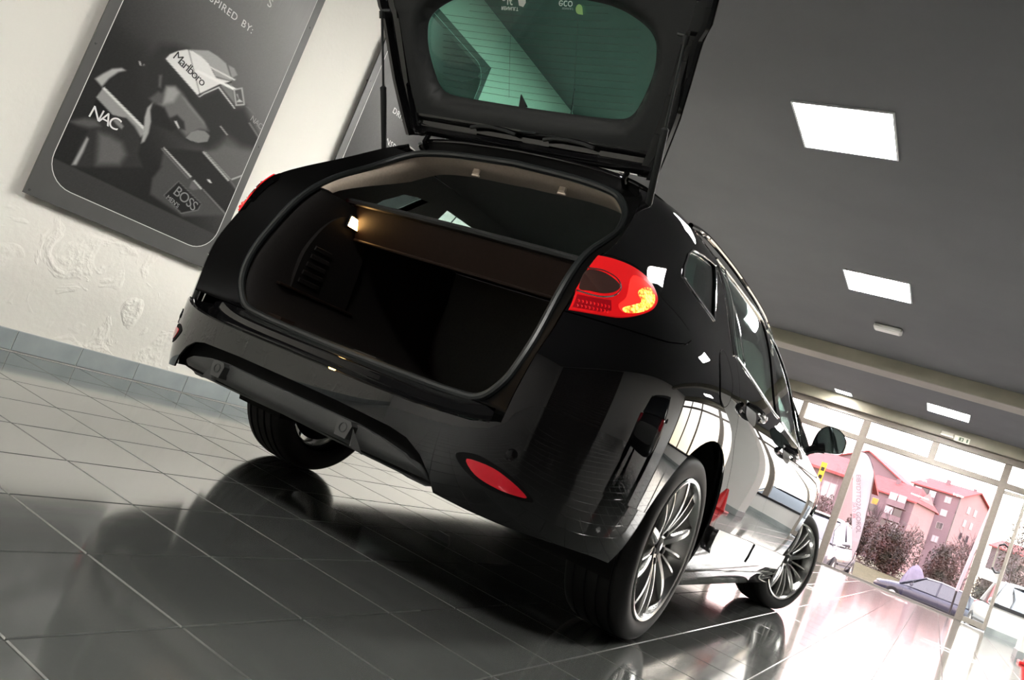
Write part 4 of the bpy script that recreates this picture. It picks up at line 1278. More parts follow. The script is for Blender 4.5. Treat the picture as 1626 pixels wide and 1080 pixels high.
# taupe header and pillar trim just inside the seal
V, F = [], []
ht = [q for q in full if q[1] > 1.02]
i_split = max(range(len(ht) - 1), key=lambda i: math.dist(ht[i], ht[i + 1]))
ht = ht[i_split + 1:] + ht[:i_split + 1] if math.dist(ht[i_split], ht[i_split + 1]) > 0.3 else ht
for (x, z) in ht:
    nx, nz = -x * 0.9, -(z - 1.12)
    l_ = math.hypot(nx, nz) or 1
    nx, nz = nx / l_, nz / l_
    y = float(Yo(z))
    w_ = 0.35 + 0.65 * min(1, max(0, (z - 1.05) / 0.2))
    for (dy, din) in ((0.004, 0.004), (0.02, 0.020), (0.07, 0.030), (0.14, 0.030)):
        V.append((x + nx * din, y + dy * w_ * 1.0, z + nz * din))
for i in range(len(ht) - 1):
    for k in range(3):
        F.append((4 * i + k, 4 * i + 4 + k, 4 * i + 5 + k, 4 * i + k + 1))
hdr = add_obj('header_trim', V, F, M_header, car, 60)
for x in (-0.19, 0.19):
    MB().box(x - 0.016, x + 0.016, -0.322, -0.312, 1.318, 1.352, 0.004).box(x - 0.017, x + 0.017, -0.318, -0.308, 1.312, 1.320, 0.002).obj('trim_clip', M_header, hdr)

# ---- boot interior
for mir in (False, True):
    rows = [q for q in half_l if q[0] > 0.40 and 0.542 < q[1] < 1.045]
    V, F = [], []
    nc = 6
    for (x, z) in rows:
        y = float(Yo(z))
        for k, (yy, xx) in enumerate(((y + 0.008, x), (y + 0.03, x - 0.022), (y + 0.10, x - 0.045), (y + 0.22, x - 0.055), (-0.25, x - 0.055), (0.26, x - 0.055))):
            V.append((xx, yy, z))
    for i in range(len(rows) - 1):
        for k in range(nc - 1):
            F.append((nc * i + k, nc * i + k + 1, nc * i + nc + k + 1, nc * i + nc + k))
    if mir:
        V = [(-v[0], v[1], v[2]) for v in V]; F = [f[::-1] for f in F]
    st_ = add_obj('boot_side_trim', V, F, M_boottrim, car, 60)
    sg = -1 if mir else 1
    # arched storage panel standing proud of the trim, with its ledge line
    ar = [(-0.640, 0.675), (-0.645, 0.76), (-0.640, 0.82), (-0.612, 0.90), (-0.575, 0.955), (-0.535, 0.985), (-0.49, 0.998), (-0.42, 0.985), (-0.36, 0.95), (-0.34, 0.675)]
    ar = [tuple(q) for q in smooth_loop(ar[:-1], 4)] + [ar[-1]]
    MB().prism(ar, 'x', sg * 0.535, sg * 0.508).obj('storage_panel', M_boottrim, st_, 40)
    ng = MB()
    for k in range(5):
        ng.box(min(sg * 0.5085, sg * 0.502), max(sg * 0.5085, sg * 0.502), -0.625 + 0.004 * k, -0.52, 0.70 + 0.032 * k, 0.716 + 0.032 * k, 0.002)
    ng.obj('vent_ribs', M_boottrim, st_)
    MB().box(min(sg * 0.53, sg * 0.500), max(sg * 0.53, sg * 0.500), -0.70, -0.30, 0.664, 0.675, 0.003).obj('trim_ledge', M_cover, st_)
MB().box(-0.50, 0.50, -0.765, 0.30, 0.50, 0.540, 0.01).obj('boot_floor', M_carpet, car)
# threshold trim with a lashing recess
MB().box(-0.47, 0.47, -0.798, -0.745, 0.520, 0.549, 0.006).obj('boot_threshold', M_trim, car)
MB().box(-0.004, 0.09, -0.785, -0.745, 0.5485, 0.553, 0.002).obj('latch_cover', mat('brushed_striker', (0.09, 0.085, 0.08), 0.35, 0.8), car)
for sgn in (-1,):
    MB().prism([(sgn * 0.45, -0.742), (sgn * 0.385, -0.742), (sgn * 0.36, -0.70), (sgn * 0.45, -0.69)], 'z', 0.541, 0.562).obj('lashing_corner', M_cover, car, None)
# boot lamp in the left trim
lampo = MB().box(-0.506, -0.498, -0.515, -0.430, 0.960, 1.010, 0.004).obj('boot_lamp', M_trim, car)
MB().box(-0.500, -0.4955, -0.510, -0.436, 0.964, 1.002, 0.002).obj('lamp_lens', M_bootlamp, lampo)
# roller cover with its stiff rear flap
cov = MB().grid(lambda u, v: (u * (0.555 - 0.02 * v), -0.50 + 0.72 * v, 1.060 - 0.03 * v - 0.012 * math.sin(math.pi * v) * (1 - u * u)), np.linspace(-1, 1, 21), np.linspace(0, 1, 8)).obj('luggage_cover', M_trim, car, 60)
MB().tube([(-0.555, -0.502, 1.058), (-0.3, -0.505, 1.060), (0.0, -0.506, 1.061), (0.3, -0.505, 1.060), (0.555, -0.502, 1.058)], 0.012, 8).obj('cover_bar', M_trim, cov)
MB().grid(lambda u, v: (u * 0.52, -0.498 + 0.055 * v, 1.048 - 0.115 * v), np.linspace(-1, 1, 15), np.linspace(0, 1, 6)).grid(lambda u, v: (u * 0.52, -0.490 + 0.055 * v, 1.048 - 0.115 * v), np.linspace(-1, 1, 15), np.linspace(0, 1, 6), True).obj('cover_flap', M_cover, cov, 60)
MB().tube([(-0.52, -0.443, 0.932), (0.52, -0.443, 0.932)], 0.006, 8).obj('flap_edge', M_cover, cov)
# rear bench and front seats
def seat(x0, x1, y, zt, head, rec_=0.14):
    mb = MB()
    mb.prism([(y, 0.48), (y + 0.12, 0.48), (y + 0.12 - rec_ * 0.9, zt - 0.02), (y + 0.09 - rec_, zt), (y - rec_, zt - 0.03)], 'x', x0, x1)
    mb.box(x0, x1, y + 0.06, y + 0.55, 0.30, 0.50, 0.04)
    so = mb.obj('seat', M_seat, car, 50)
    for h_ in head:
        MB().box(h_ - 0.12, h_ + 0.12, y - rec_ - 0.02, y - rec_ + 0.07, zt + 0.02, zt + 0.15, 0.035).box(h_ - 0.05, h_ - 0.035, y - rec_ + 0.02, y - rec_ + 0.035, zt - 0.02, zt + 0.04).box(h_ + 0.035, h_ + 0.05, y - rec_ + 0.02, y - rec_ + 0.035, zt - 0.02, zt + 0.04).obj('head_restraint', M_seat, so)
    return so
seat(-0.60, 0.60, 0.36, 1.075, (-0.36, 0.36))
seat(-0.63, -0.12, 1.42, 1.06, (-0.37,), 0.18)
seat(0.12, 0.63, 1.42, 1.06, (0.37,), 0.18)
MB().prism([(2.05, 0.60), (2.05, 0.86), (2.12, 0.94), (2.5, 0.985), (2.6, 0.6)], 'x', -0.70, 0.70).obj('dashboard', M_trim, car, 40)
# inner pillar and door trims (dark lining behind the skin)
lin_low = [(-0.80, 0.56)] + [(0.45, 0.24)][0:0] + [(-0.42, 0.56)] + arc(RA[0], RA[1], 0.45, 148, 10, 14) + [(0.47, 0.24), (2.2, 0.24), (2.15, 0.88), (1.77, 0.895), (1.34, 0.910), (0.95, 0.930), (0.52, 0.962), (0.2, 0.992), (-0.2, 1.03), (-0.45, 1.06), (-0.62, 1.06), (-0.80, 0.9)]
both('side_lining', lin_low, P, M_trim, off=-0.045, thick=0.01, step=0.08)
lin_up = [(-0.70, 1.03), (-0.45, 1.06), (-0.2, 1.03), (0.2, 0.992), (0.52, 0.962), (0.95, 0.930), (1.34, 0.910), (1.77, 0.895), (2.05, 0.89), (1.98, 1.03), (1.82, 1.16), (1.62, 1.28), (1.45, top_z(1.45) - 0.02), (1.1, top_z(1.1) - 0.015), (0.6, top_z(0.6) - 0.015), (0.1, top_z(0.1) - 0.015), (-0.4, top_z(-0.4) - 0.015), (-0.70, 1.335)]
grow = lambda pg, d: [tuple(q) for q in inset(pg if area2(pg) > 0 else pg[::-1], -d)]
both('pillar_trim', lin_up, P, M_headliner, off=-0.03, thick=0.006, step=0.06, holes=[[(-0.265, 1.085), (-0.165, 1.072), (-0.105, 1.185), (-0.045, 1.288), (-0.155, 1.277), (-0.25, 1.255), (-0.30, 1.19), (-0.30, 1.11)], [(s, min(z, 1.312 - 0.02 * max(0.0, 0.5 - s))) for s, z in grow(RWIN, 0.006)], grow(FWIN, 0.004)])
gh = MB().tube(smooth_loop([(-0.615, 0.62, 1.335), (-0.585, 0.65, 1.318), (-0.583, 0.74, 1.316), (-0.585, 0.83, 1.318), (-0.615, 0.86, 1.335)], 5), 0.011, 8).obj('grab_handle', M_headliner, car)

# ---- underbody, wheel wells, silencer
MB().box(-0.50, 0.50, -0.90, -0.38, 0.345, 0.46, 0.03).box(-0.70, 0.70, -0.70, -0.38, 0.345, 0.46, 0.03).box(-0.60, 0.60, -0.40, 0.40, 0.30, 0.45, 0.02).box(-0.64, 0.64, -0.06, 0.06, 0.26, 0.33, 0.02).box(-0.78, 0.78, 0.40, 2.30, 0.165, 0.24, 0.01).box(-0.62, 0.62, 2.28, 3.40, 0.19, 0.6, 0.02).box(-0.60, 0.60, -0.36, 0.42, 0.44, 0.50).obj('underbody', M_under, car, None)
for (cy, cz, r_) in ((RA[0], RA[1], 0.40), (RF[0], RF[1], 0.39)):
    for sgn in (1, -1):
        ww = MB()
        fnw = lambda u, v: (sgn * (0.60 + 0.245 * v), cy + r_ * math.cos(u), max(0.2, cz + r_ * math.sin(u)))
        ww.grid(fnw, np.linspace(-0.35, math.pi + 0.35, 25), (0, 1), sgn < 0)
        pg = [fnw(u, 0) for u in np.linspace(-0.35, math.pi + 0.35, 25)]
        ww.add(pg, [tuple(range(len(pg)))])
        ww.obj('wheel_arch_liner', M_under, car, 60)

# ---- wheels
def wheel(x, y, z, sgn, steer=0.0):
    """alloy rim (five broad spokes, five twin spokes) with tyre, disc, nuts"""
    rm = MB()
    rm.revolve([(-0.085, 0.218), (-0.095, 0.236), (-0.088, 0.238), (-0.07, 0.222), (0.04, 0.214), (0.080, 0.228), (0.098, 0.242), (0.106, 0.2455), (0.110, 0.2415), (0.107, 0.232), (0.092, 0.223), (0.045, 0.206), (-0.07, 0.209), (-0.085, 0.218)], 72)
    def spoke(a, r0, r1, w0, w1, bow, skew=0.0):
        n = 9
        V, F = [], []
        for i in range(n):
            t = i / (n - 1)
            r_ = r0 + (r1 - r0) * t
            w_ = w0 + (w1 - w0) * t
            an = a + skew * t
            hx = 0.066 + 0.022 * math.sin(math.pi * min(1, t * 0.8)) * bow + 0.012 * t
            c, s = math.cos(an), math.sin(an)
            for (dw, dx) in ((-1, -0.030), (-0.82, 0.0), (-0.45, 0.007), (0.45, 0.007), (0.82, 0.0), (1, -0.030)):
                V.append((hx + dx, r_ * c - dw * w_ * s, r_ * s + dw * w_ * c))
        for i in range(n - 1):
            for k in range(5):
                F.append((6 * i + k, 6 * i + k + 1, 6 * i + 7 + k, 6 * i + 6 + k))
            F.append((6 * i + 5, 6 * i, 6 * i + 6, 6 * i + 11))
        return V, [f[::-1] for f in F]
    for k in range(5):
        a = 2 * math.pi * k / 5 + 0.35
        rm.add(*spoke(a, 0.035, 0.231, 0.020, 0.0165, 1.0))
        for d in (-1, 1):
            rm.add(*spoke(a + math.pi / 5 + d * 0.20, 0.045, 0.231, 0.0085, 0.0075, 0.7, -d * 0.065))
    rm.revolve([(0.02, 0.075), (0.062, 0.072), (0.075, 0.058), (0.071, 0.036), (0.067, 0.0)], 40)
    ty = MB()
    prof = [(-0.095, 0.230), (-0.108, 0.246), (-0.1125, 0.266), (-0.111, 0.288), (-0.102, 0.305), (-0.090, 0.3125)]
    for gx in (-0.062, -0.021, 0.021, 0.062):
        prof += [(gx - 0.0058, 0.3168), (gx - 0.0042, 0.3095), (gx + 0.0042, 0.3095), (gx + 0.0058, 0.3168)]
    prof += [(0.090, 0.3125), (0.100, 0.306), (0.1065, 0.294), (0.1090, 0.282), (0.1095, 0.270), (0.1085, 0.258), (0.105, 0.249), (0.100, 0.243), (0.095, 0.232)]
    ty.revolve(prof, 96)
    dk = MB().revolve([(-0.01, 0.0), (-0.01, 0.07), (0.012, 0.075), (0.012, 0.140), (-0.01, 0.140), (-0.012, 0.0)], 40)
    hubcap = MB().revolve([(0.065, 0.030), (0.0755, 0.028), (0.078, 0.020), (0.0785, 0.0)], 28)
    nuts = []
    for k in range(5):
        a = 2 * math.pi * k / 5 + 0.35 + math.pi / 5
        nuts.append(MB().revolve([(0.052, 0.0125), (0.0785, 0.0120), (0.0805, 0.008), (0.0805, 0.0)], 12, 'x', (0, 0.052 * math.cos(a), 0.052 * math.sin(a))))
    badge = MB().prism([(0.0, 0.014), (0.008, 0.0), (0.0, -0.014), (-0.008, 0.0)], 'x', 0.0785, 0.0805)
    wells = MB().revolve([(-0.08, 0.05), (-0.05, 0.19)], 40)
    objs = []
    for mb, nm, m_ in [(rm, 'wheel', M_alloy), (ty, 'tyre', M_tyre), (dk, 'brake_disc', M_disc), (hubcap, 'hub_cap', M_trim), (badge, 'badge', M_chrome)] + [(q, 'wheel_nut', M_trim) for q in nuts] + [(wells, 'brake_drum', M_under)]:
        if sgn < 0:
            mb.mirror_x()
        objs.append(mb.obj(nm, m_, None, 40))
    for o in objs[1:]:
        o.parent = objs[0]
    objs[0].parent = car
    objs[0].location = (x, y, z)
    objs[0].rotation_euler = (0, 0, steer)
    return objs[0]
wheel(0.772, 0.0, 0.3165, 1)
wheel(-0.772, 0.0, 0.3165, -1)
wheel(0.768, 2.703, 0.3165, 1, math.radians(-20))
wheel(-0.768, 2.703, 0.3165, -1, math.radians(-20))

# ---- raised tailgate
TH = math.radians(126)
def G(x, r, d):
    return (x, -0.37 + r * math.cos(TH) + d * math.sin(TH), 1.40 + r * math.sin(TH) - d * math.cos(TH))
def bend(r):
    return -0.55 * max(0.0, r - 0.62) ** 1.6
WID = [(0.0, 0.530), (0.05, 0.548), (0.2, 0.592), (0.3, 0.612), (0.40, 0.630), (0.445, 0.640), (0.462, 0.655), (0.55, 0.668), (0.7, 0.675), (0.85, 0.655), (0.97, 0.60), (1.0, 0.55)]
wid = lambda r: np.interp(r, [q[0] for q in WID], [q[1] for q in WID])
def gfn(d0, edge, crown=1.0):
    def f(u, v):
        u = np.asarray(u, float); v = np.asarray(v, float)
        w_ = np.clip(np.abs(u) / wid(v), 0, 1)
        d = d0 - edge * w_ ** 4 + np.array([bend(float(q)) for q in np.atleast_1d(v)])
        return np.stack([u, -0.37 + v * math.cos(TH) + d * math.sin(TH), 1.40 + v * math.sin(TH) - d * math.cos(TH)], -1)
    return f
outl = [(wid(r), r) for r in np.linspace(0.0, 1.0, 41)]
outl = outl + [(-x, r) for x, r in outl[::-1]]
HOLE = [(0.0, 0.158), (0.25, 0.160), (0.36, 0.166), (0.405, 0.185), (0.435, 0.235), (0.462, 0.31), (0.468, 0.37), (0.455, 0.425), (0.40, 0.468), (0.30, 0.505), (0.15, 0.522), (0.0, 0.526)]
HOLE = [tuple(q) for q in smooth_loop(HOLE, 4)]
HOLE = HOLE + [(-x, r) for x, r in HOLE[::-1][1:-1]]
skin = panel('tailgate', outl, gfn(0.085, 0.075), M_paint, car, holes=[[(x * 1.05, 0.34 + (r - 0.34) * 1.08) for x, r in HOLE]], step=0.05, thick=0.004)
panel('tailgate_glass', [(x * 1.06, 0.34 + (r - 0.34) * 1.10) for x, r in HOLE], gfn(0.078, 0.03), M_rearglass, skin, step=0.05, thick=0.004)
# inner trim: faces the camera, so its normals point inwards
def flipfn(f):
    return lambda u, v: f(-u, v)
tin = [(wid(r) - 0.055, r) for r in np.linspace(0.085, 0.93, 30)]
tin = tin + [(-x, r) for x, r in tin[::-1]]
tin_s = [tuple(q) for q in tin]
def tfn(u, v):
    # lip rolls towards the glass around the window hole
    u = np.asarray(u, float); v = np.asarray(v, float)
    base = gfn(0.018, 0.0)(u, v)
    dd = np.minimum(1, seg_dist(np.stack([u, v], -1), np.array(HOLE)) / 0.05)
    push = 0.045 * (1 - dd) ** 2
    return base + np.stack([0 * u, push * math.sin(TH), -push * math.cos(TH)], -1)
tp = panel('tailgate_trim', tin_s, flipfn(tfn), M_trim, skin, holes=[HOLE], step=0.022, thick=0.004)
# inner steel frame between skin and trim, gloss black
rim_o = [(wid(r) * 0.997, r) for r in np.linspace(0.004, 0.99, 40)]
for sgn in (1, -1):
    V, F = [], []
    b0 = 0
    for (x, r) in rim_o:
        bd = bend(r)
        for (dx, d) in ((0.0, 0.008 + bd), (-0.004, -0.012 + bd), (-0.020, -0.014 + bd), (-0.030, 0.010 + bd), (-0.065, 0.012 + bd), (-0.075, 0.030 + bd)):
            V.append(G(sgn * (x + dx), r, d))
    n6 = 6
    for i in range(len(rim_o) - 1):
        for k in range(n6 - 1):
            q = (b0 + n6 * i + k, b0 + n6 * i + n6 + k, b0 + n6 * i + n6 + k + 1, b0 + n6 * i + k + 1)
            F.append(q if sgn > 0 else q[::-1])
    add_obj('tailgate_frame', V, F, M_paint, skin, 40)
fr2 = MB()
us = np.linspace(-0.56, 0.56, 41)
fr2.grid(lambda x, v: G(x * (0.93 + 0.07 * v), 0.0 + 0.125 * v , np.interp(v, [0, 0.12, 0.25, 0.36, 0.5, 0.62, 0.8, 1.0], [0.035, 0.0, -0.006, 0.018, 0.024, 0.012, 0.016, 0.022])), us, np.linspace(0, 1, 25), True)
fr2.obj('hinge_panel', M_paint, skin, 45)
for x in (-0.12, 0.20):
    MB().tube([G(x - 0.10, 0.070, 0.006), G(x - 0.06, 0.080, 0.0), G(x, 0.084, -0.002), G(x + 0.06, 0.080, 0.0), G(x + 0.10, 0.070, 0.006)], 0.007, 8).obj('hinge_panel_rib', M_trim, skin)
MB().tube([G(x, 0.128 - 0.02 * (x / 0.5) ** 4, 0.004) for x in np.linspace(-0.50, 0.50, 25)], 0.006, 8).obj('trim_edge', M_trim, skin)
for sgn in (1, -1):
    MB().tube([(sgn * 0.43, -0.345, 1.368), (sgn * 0.43, -0.375, 1.385), G(sgn * 0.43, 0.03, 0.03)], 0.010, 8).obj('hinge', M_paint, skin)
# heater lines across the glass
hl = MB()
for k in range(15):
    r = 0.185 + k * 0.0225
    xs = 0.40 if r < 0.45 else 0.28
    pts = [G(x, r + 0.012 * (x / 0.45) ** 2, 0.0725 - 0.03 * min(1, abs(x) / wid(r)) ** 4) for x in np.linspace(-xs, xs, 15)]
    hl.tube(pts, 0.0006, 4)
for x in (-0.10, 0.17):
    hl.tube([G(x, 0.18, 0.0725), G(x, 0.50, 0.0725)], 0.0006, 4)
hl.obj('heater_lines', mat('heater_print', (0.02, 0.04, 0.035), 0.6), skin)
# third brake light housing and wiper motor cover on the lower edge, aerial on the roof
MB().add([G(-0.045, 0.150, 0.055), G(-0.012, 0.160, 0.055), G(-0.040, 0.200, 0.060), G(-0.045, 0.150, 0.066), G(-0.012, 0.160, 0.066), G(-0.040, 0.200, 0.066)], [(0, 1, 2), (3, 5, 4), (0, 3, 4, 1), (1, 4, 5, 2), (2, 5, 3, 0)]).obj('spoiler_bracket', M_trim, skin, None)
MB().prism([(0.0, 0.0), (0.10, 0.0), (0.085, 0.028), (0.035, 0.03), (0.012, 0.014)], 'y', 0.0, 0.014).obj('brake_light_cover', M_trim, skin, None)
bl_ = skin.children[-1]
bl_.location = G(-0.005, 0.160, 0.055)
bl_.rotation_euler = (TH - math.pi / 2, 0, 0)
ae = MB().tube([(0.08, -0.20, 1.44), (0.085, -0.27, 1.60), (0.09, -0.33, 1.70)], [0.006, 0.003, 0.002], 8).obj('roof_aerial', M_trim, car)
# stickers on the glass, read from outside, so mirrored from here
rv = Vector(G(1, 0, 0)) - Vector(G(0, 0, 0))
dn = Vector(G(0, 0, 0)) - Vector(G(0, 1, 0))
def sticker(txt, x, r, size, m_, name):
    return text_obj(txt, name, m_, skin, G(x, r, 0.0712), tuple(-rv * -1), tuple(dn), size)
sticker('RENAULT', -0.140, 0.482, 0.0165, M_sticker, 'sticker_lettering')
sticker('elf', -0.143, 0.522, 0.050, M_sticker, 'sticker_logo_lettering')
fl_ = [(-0.066, 0.488), (-0.048, 0.484), (-0.038, 0.498), (-0.040, 0.520), (-0.060, 0.522), (-0.070, 0.505)]
add_obj('sticker_flame', [G(x, r, 0.0708) for x, r in fl_], [tuple(range(len(fl_)))], M_sticker, skin, None)
sticker('eco', 0.092, 0.512, 0.038, M_sticker, 'sticker_logo_lettering')
text_obj('RENAULT', 'sticker_lettering', mat('sticker_grey', (0.30, 0.34, 0.32), 0.5), skin, G(0.107, 0.492, 0.0712), tuple(rv), tuple(dn), 0.010)
lf = [(0.172 + 0.013 * math.cos(a), 0.489 + 0.015 * math.sin(a)) for a in np.linspace(0, 1.5 * math.pi, 14)] + [(0.188, 0.473)]
add_obj('sticker_leaf', [G(x, r, 0.0712) for x, r in lf], [tuple(range(len(lf)))[::-1]], M_stickerg, skin, None)

# gas struts
for sgn in (1, -1):
    a, b_ = Vector((sgn * 0.565, -0.415, 1.300)), Vector(G(sgn * 0.602, 0.445, -0.038))
    mid = a.lerp(b_, 0.47)
    stt = MB().tube([a, a.lerp(b_, 0.02), a.lerp(b_, 0.44), mid, mid.lerp(b_, 0.02)], [0.008, 0.0115, 0.0115, 0.0125, 0.006], 12).obj('gas_strut', M_trim, car)
    MB().tube([mid, b_], 0.0048, 10).obj('piston_rod', M_rubber, stt)
    MB().tube([b_.lerp(a, 0.05), b_], 0.011, 10).obj('ball_socket', M_trim, stt)
    MB().tube([b_, b_ + Vector((-sgn * 0.03, 0.01, 0.01))], 0.007, 8).obj('ball_stud', M_rubber, stt)
    MB().tube([a - Vector((0, 0.0, 0.02)), a], 0.012, 10).obj('lower_socket', M_trim, stt)
# ------------------------------------------------------------------ outside the shop front
rnd = random.Random(7)
M_pave = noise_mat('terrace_paving', (0.0700, 0.0595, 0.0560), (0.0945, 0.0805, 0.0735), 1.2, 0.8)
M_asph = noise_mat('street_asphalt', (0.0270, 0.0240, 0.0270), (0.0420, 0.0372, 0.0408), 2.0, 0.85)
M_lawn = noise_mat('verge_grass', (0.0510, 0.0480, 0.0180), (0.0780, 0.0690, 0.0300), 4.0, 0.95)
M_leaf = noise_mat('hedge_leaf', (0.014, 0.017, 0.006), (0.060, 0.016, 0.012), 1.3, 0.55, detail=6.0)
M_twig = mat('bare_twigs', (0.0400, 0.0262, 0.0262), 0.8)
struct(MB().add([(-60, YF_ + 0.1, -0.06), (70, YF_ + 0.1, -0.06), (70, 16.0, -0.35), (-60, 16.0, -0.35), (70, 22.0, -0.62), (-60, 22.0, -0.62)], [(0, 1, 2, 3), (3, 2, 4, 5)]).obj('floor_terrace', M_pave, None, None))
struct(MB().add([(-60, 22, -0.62), (70, 22, -0.62), (70, 30, -1.10), (-60, 30, -1.10)], [(0, 1, 2, 3)]).obj('floor_bank', M_lawn, None, None))
struct(MB().box(-120, 140, 30, 40.5, -1.4, -1.10).obj('floor_street', M_asph, None, None))
struct(MB().add([(-160, 40.5, -0.98), (180, 40.5, -0.98), (180, 43.5, -0.30), (-160, 43.5, -0.30), (-160, 260, -1.5), (180, 260, -1.5)], [(0, 1, 2, 3), (3, 2, 5, 4)]).obj('floor_verge', M_lawn, None, None))
struct(MB().box(-120, 140, 40.2, 40.5, -1.2, -0.97).obj('trim_kerb', mat('kerb_concrete', (0.12, 0.11, 0.11), 0.8), None, None))

M_carglass = mat('dark_car_glass', (0.012, 0.014, 0.017), 0.05, coat=1.0)
def parked_car(name, label, paint, loc, rz, group=None):
    """ordinary small hatchback: body, glazed cabin, roof, wheels, lamps, mirrors (local y forward)"""
    t = thing(name, loc, label, 'car', group, rz)
    st = [(-2.05, 0.60, 0.42, 0.70), (-2.0, 0.74, 0.30, 0.82), (-1.8, 0.82, 0.26, 0.90), (-1.2, 0.86, 0.22, 0.93), (-0.4, 0.87, 0.20, 0.92), (0.4, 0.87, 0.20, 0.90), (1.0, 0.86, 0.22, 0.88), (1.5, 0.83, 0.24, 0.80), (1.85, 0.76, 0.26, 0.70), (2.0, 0.62, 0.32, 0.60), (2.06, 0.45, 0.40, 0.52)]
    ys = [q[0] for q in st]
    def bf(u, v):
        w_, z0, z1 = (np.interp(v, ys, [q[i] for q in st]) for i in (1, 2, 3))
        c, s = math.cos(u), math.sin(u)
        x = w_ * math.copysign(abs(c) ** 0.42, c)
        z = (z0 + z1) / 2 + (z1 - z0) / 2 * math.copysign(abs(s) ** 0.5, s)
        return (x, v, z)
    vs = np.linspace(-2.05, 2.06, 36)
    b = MB().grid(bf, np.linspace(0, 2 * math.pi, 33), vs)
    b.add([bf(u, -2.05) for u in np.linspace(0, 2 * math.pi, 32, False)], [tuple(range(32))])
    b.add([bf(u, 2.06) for u in np.linspace(0, 2 * math.pi, 32, False)], [tuple(range(32))[::-1]])
    b.obj('body', paint, t, 50)
    cb = [(-1.88, 0.66, 0.90, 0.64, 0.92), (-1.60, 0.70, 0.90, 0.58, 1.30), (-1.2, 0.74, 0.90, 0.57, 1.43), (-0.3, 0.76, 0.88, 0.58, 1.47), (0.25, 0.76, 0.88, 0.55, 1.42), (0.75, 0.74, 0.86, 0.54, 1.16), (1.15, 0.70, 0.82, 0.66, 0.86)]
    V, F = [], []
    for (y, wb_, zb, wt, zt) in cb:
        V += [(-wb_, y, zb), (-wt, y, zt), (wt, y, zt), (wb_, y, zb)]
    for i in range(len(cb) - 1):
        for k in range(3):
            F.append((4 * i + k, 4 * i + 4 + k, 4 * i + 5 + k, 4 * i + k + 1))
    F += [(0, 1, 2, 3), tuple(4 * (len(cb) - 1) + k for k in (3, 2, 1, 0))]
    add_obj('cabin_glass', V, F, M_carglass, t, 20)
    rf = MB().grid(lambda u, v: (u * 0.60, v, np.interp(v, [-1.66, -1.2, -0.3, 0.30], [1.315, 1.44, 1.482, 1.428]) + 0.02 * (1 - u * u) - 0.035 * abs(u) ** 6), np.linspace(-1, 1, 15), np.linspace(-1.66, 0.30, 14))
    rf.obj('roof', paint, t, 60)
    for s in (1, -1):
        for (a, b_) in (((s * 0.565, 0.25, 1.43), (s * 0.72, 1.12, 0.85)), ((s * 0.575, -0.30, 1.47), (s * 0.775, -0.25, 0.89)), ((s * 0.57, -1.35, 1.40), (s * 0.72, -1.45, 0.90))):
            MB().tube([a, b_], 0.032, 6).obj('pillar', paint, t)
        MB().tube([(s * 0.80, 0.72, 0.93), (s * 0.93, 0.70, 0.97), (s * 0.99, 0.70, 0.98)], [0.03, 0.07, 0.05], 8).obj('door_mirror', paint, t)
        MB().box(s * 0.56 - 0.13, s * 0.56 + 0.13, 1.80, 1.97, 0.56, 0.68, 0.04).obj('headlamp', M_chrome, t)
        MB().box(s * 0.66 - 0.09, s * 0.66 + 0.09, -2.03, -1.88, 0.66, 0.86, 0.03).obj('tail_lamp', M_reddim, t)
        for y in (1.28, -1.25):
            MB().revolve([(-0.10, 0.19), (-0.10, 0.28), (-0.08, 0.305), (0.08, 0.305), (0.10, 0.28), (0.10, 0.19)], 32, 'x', (s * 0.775, y, 0.305)).obj('tyre', M_tyre, t)
            rr = MB().revolve([(0.09, 0.195), (0.10, 0.185), (0.085, 0.16), (0.10, 0.06), (0.10, 0.0)], 28)
            if s < 0: rr.mirror_x()
            o = rr.obj('wheel_rim', M_alloy, t); o.location = (s * 0.775, y, 0.305)
        MB().box(min(s * 0.86, s * 0.885), max(s * 0.86, s * 0.885), -1.0, 0.9, 0.44, 0.49, 0.008).obj('door_strip', M_trim, t)
    return t
P_blue = mat('dark_blue_paint', (0.008, 0.009, 0.022), 0.3, coat=0.3)
P_silver = mat('silver_paint', (0.2700, 0.2640, 0.2700), 0.25, 0.6, coat=1.0)
P_white = mat('white_paint', (0.20, 0.20, 0.195), 0.35, coat=0.6)
P_grey = mat('grey_paint', (0.22, 0.22, 0.23), 0.25, 0.5, coat=1.0)
parked_car('parked_car', 'dark blue car parked along the street in front of the hedge', P_blue, (1.60, 36.0, -1.10), math.radians(90))
parked_car('silver_car', 'silver car standing outside behind the black car\'s front wheel', P_silver, (-1.15, 19.0, -0.49), math.radians(176))
parked_car('white_car', 'white car outside the window right of the glass door', P_white, (3.55, 18.6, -0.47), math.radians(188))
parked_car('reflection_car', 'dark grey hatchback inside the showroom, mirrored in the black car\'s flank', mat('anthracite_paint', (0.02, 0.02, 0.022), 0.3, coat=1.0), (5.0, 4.2, 0.0), math.radians(-35))  # unseen car, added to give the black paint a dark reflection

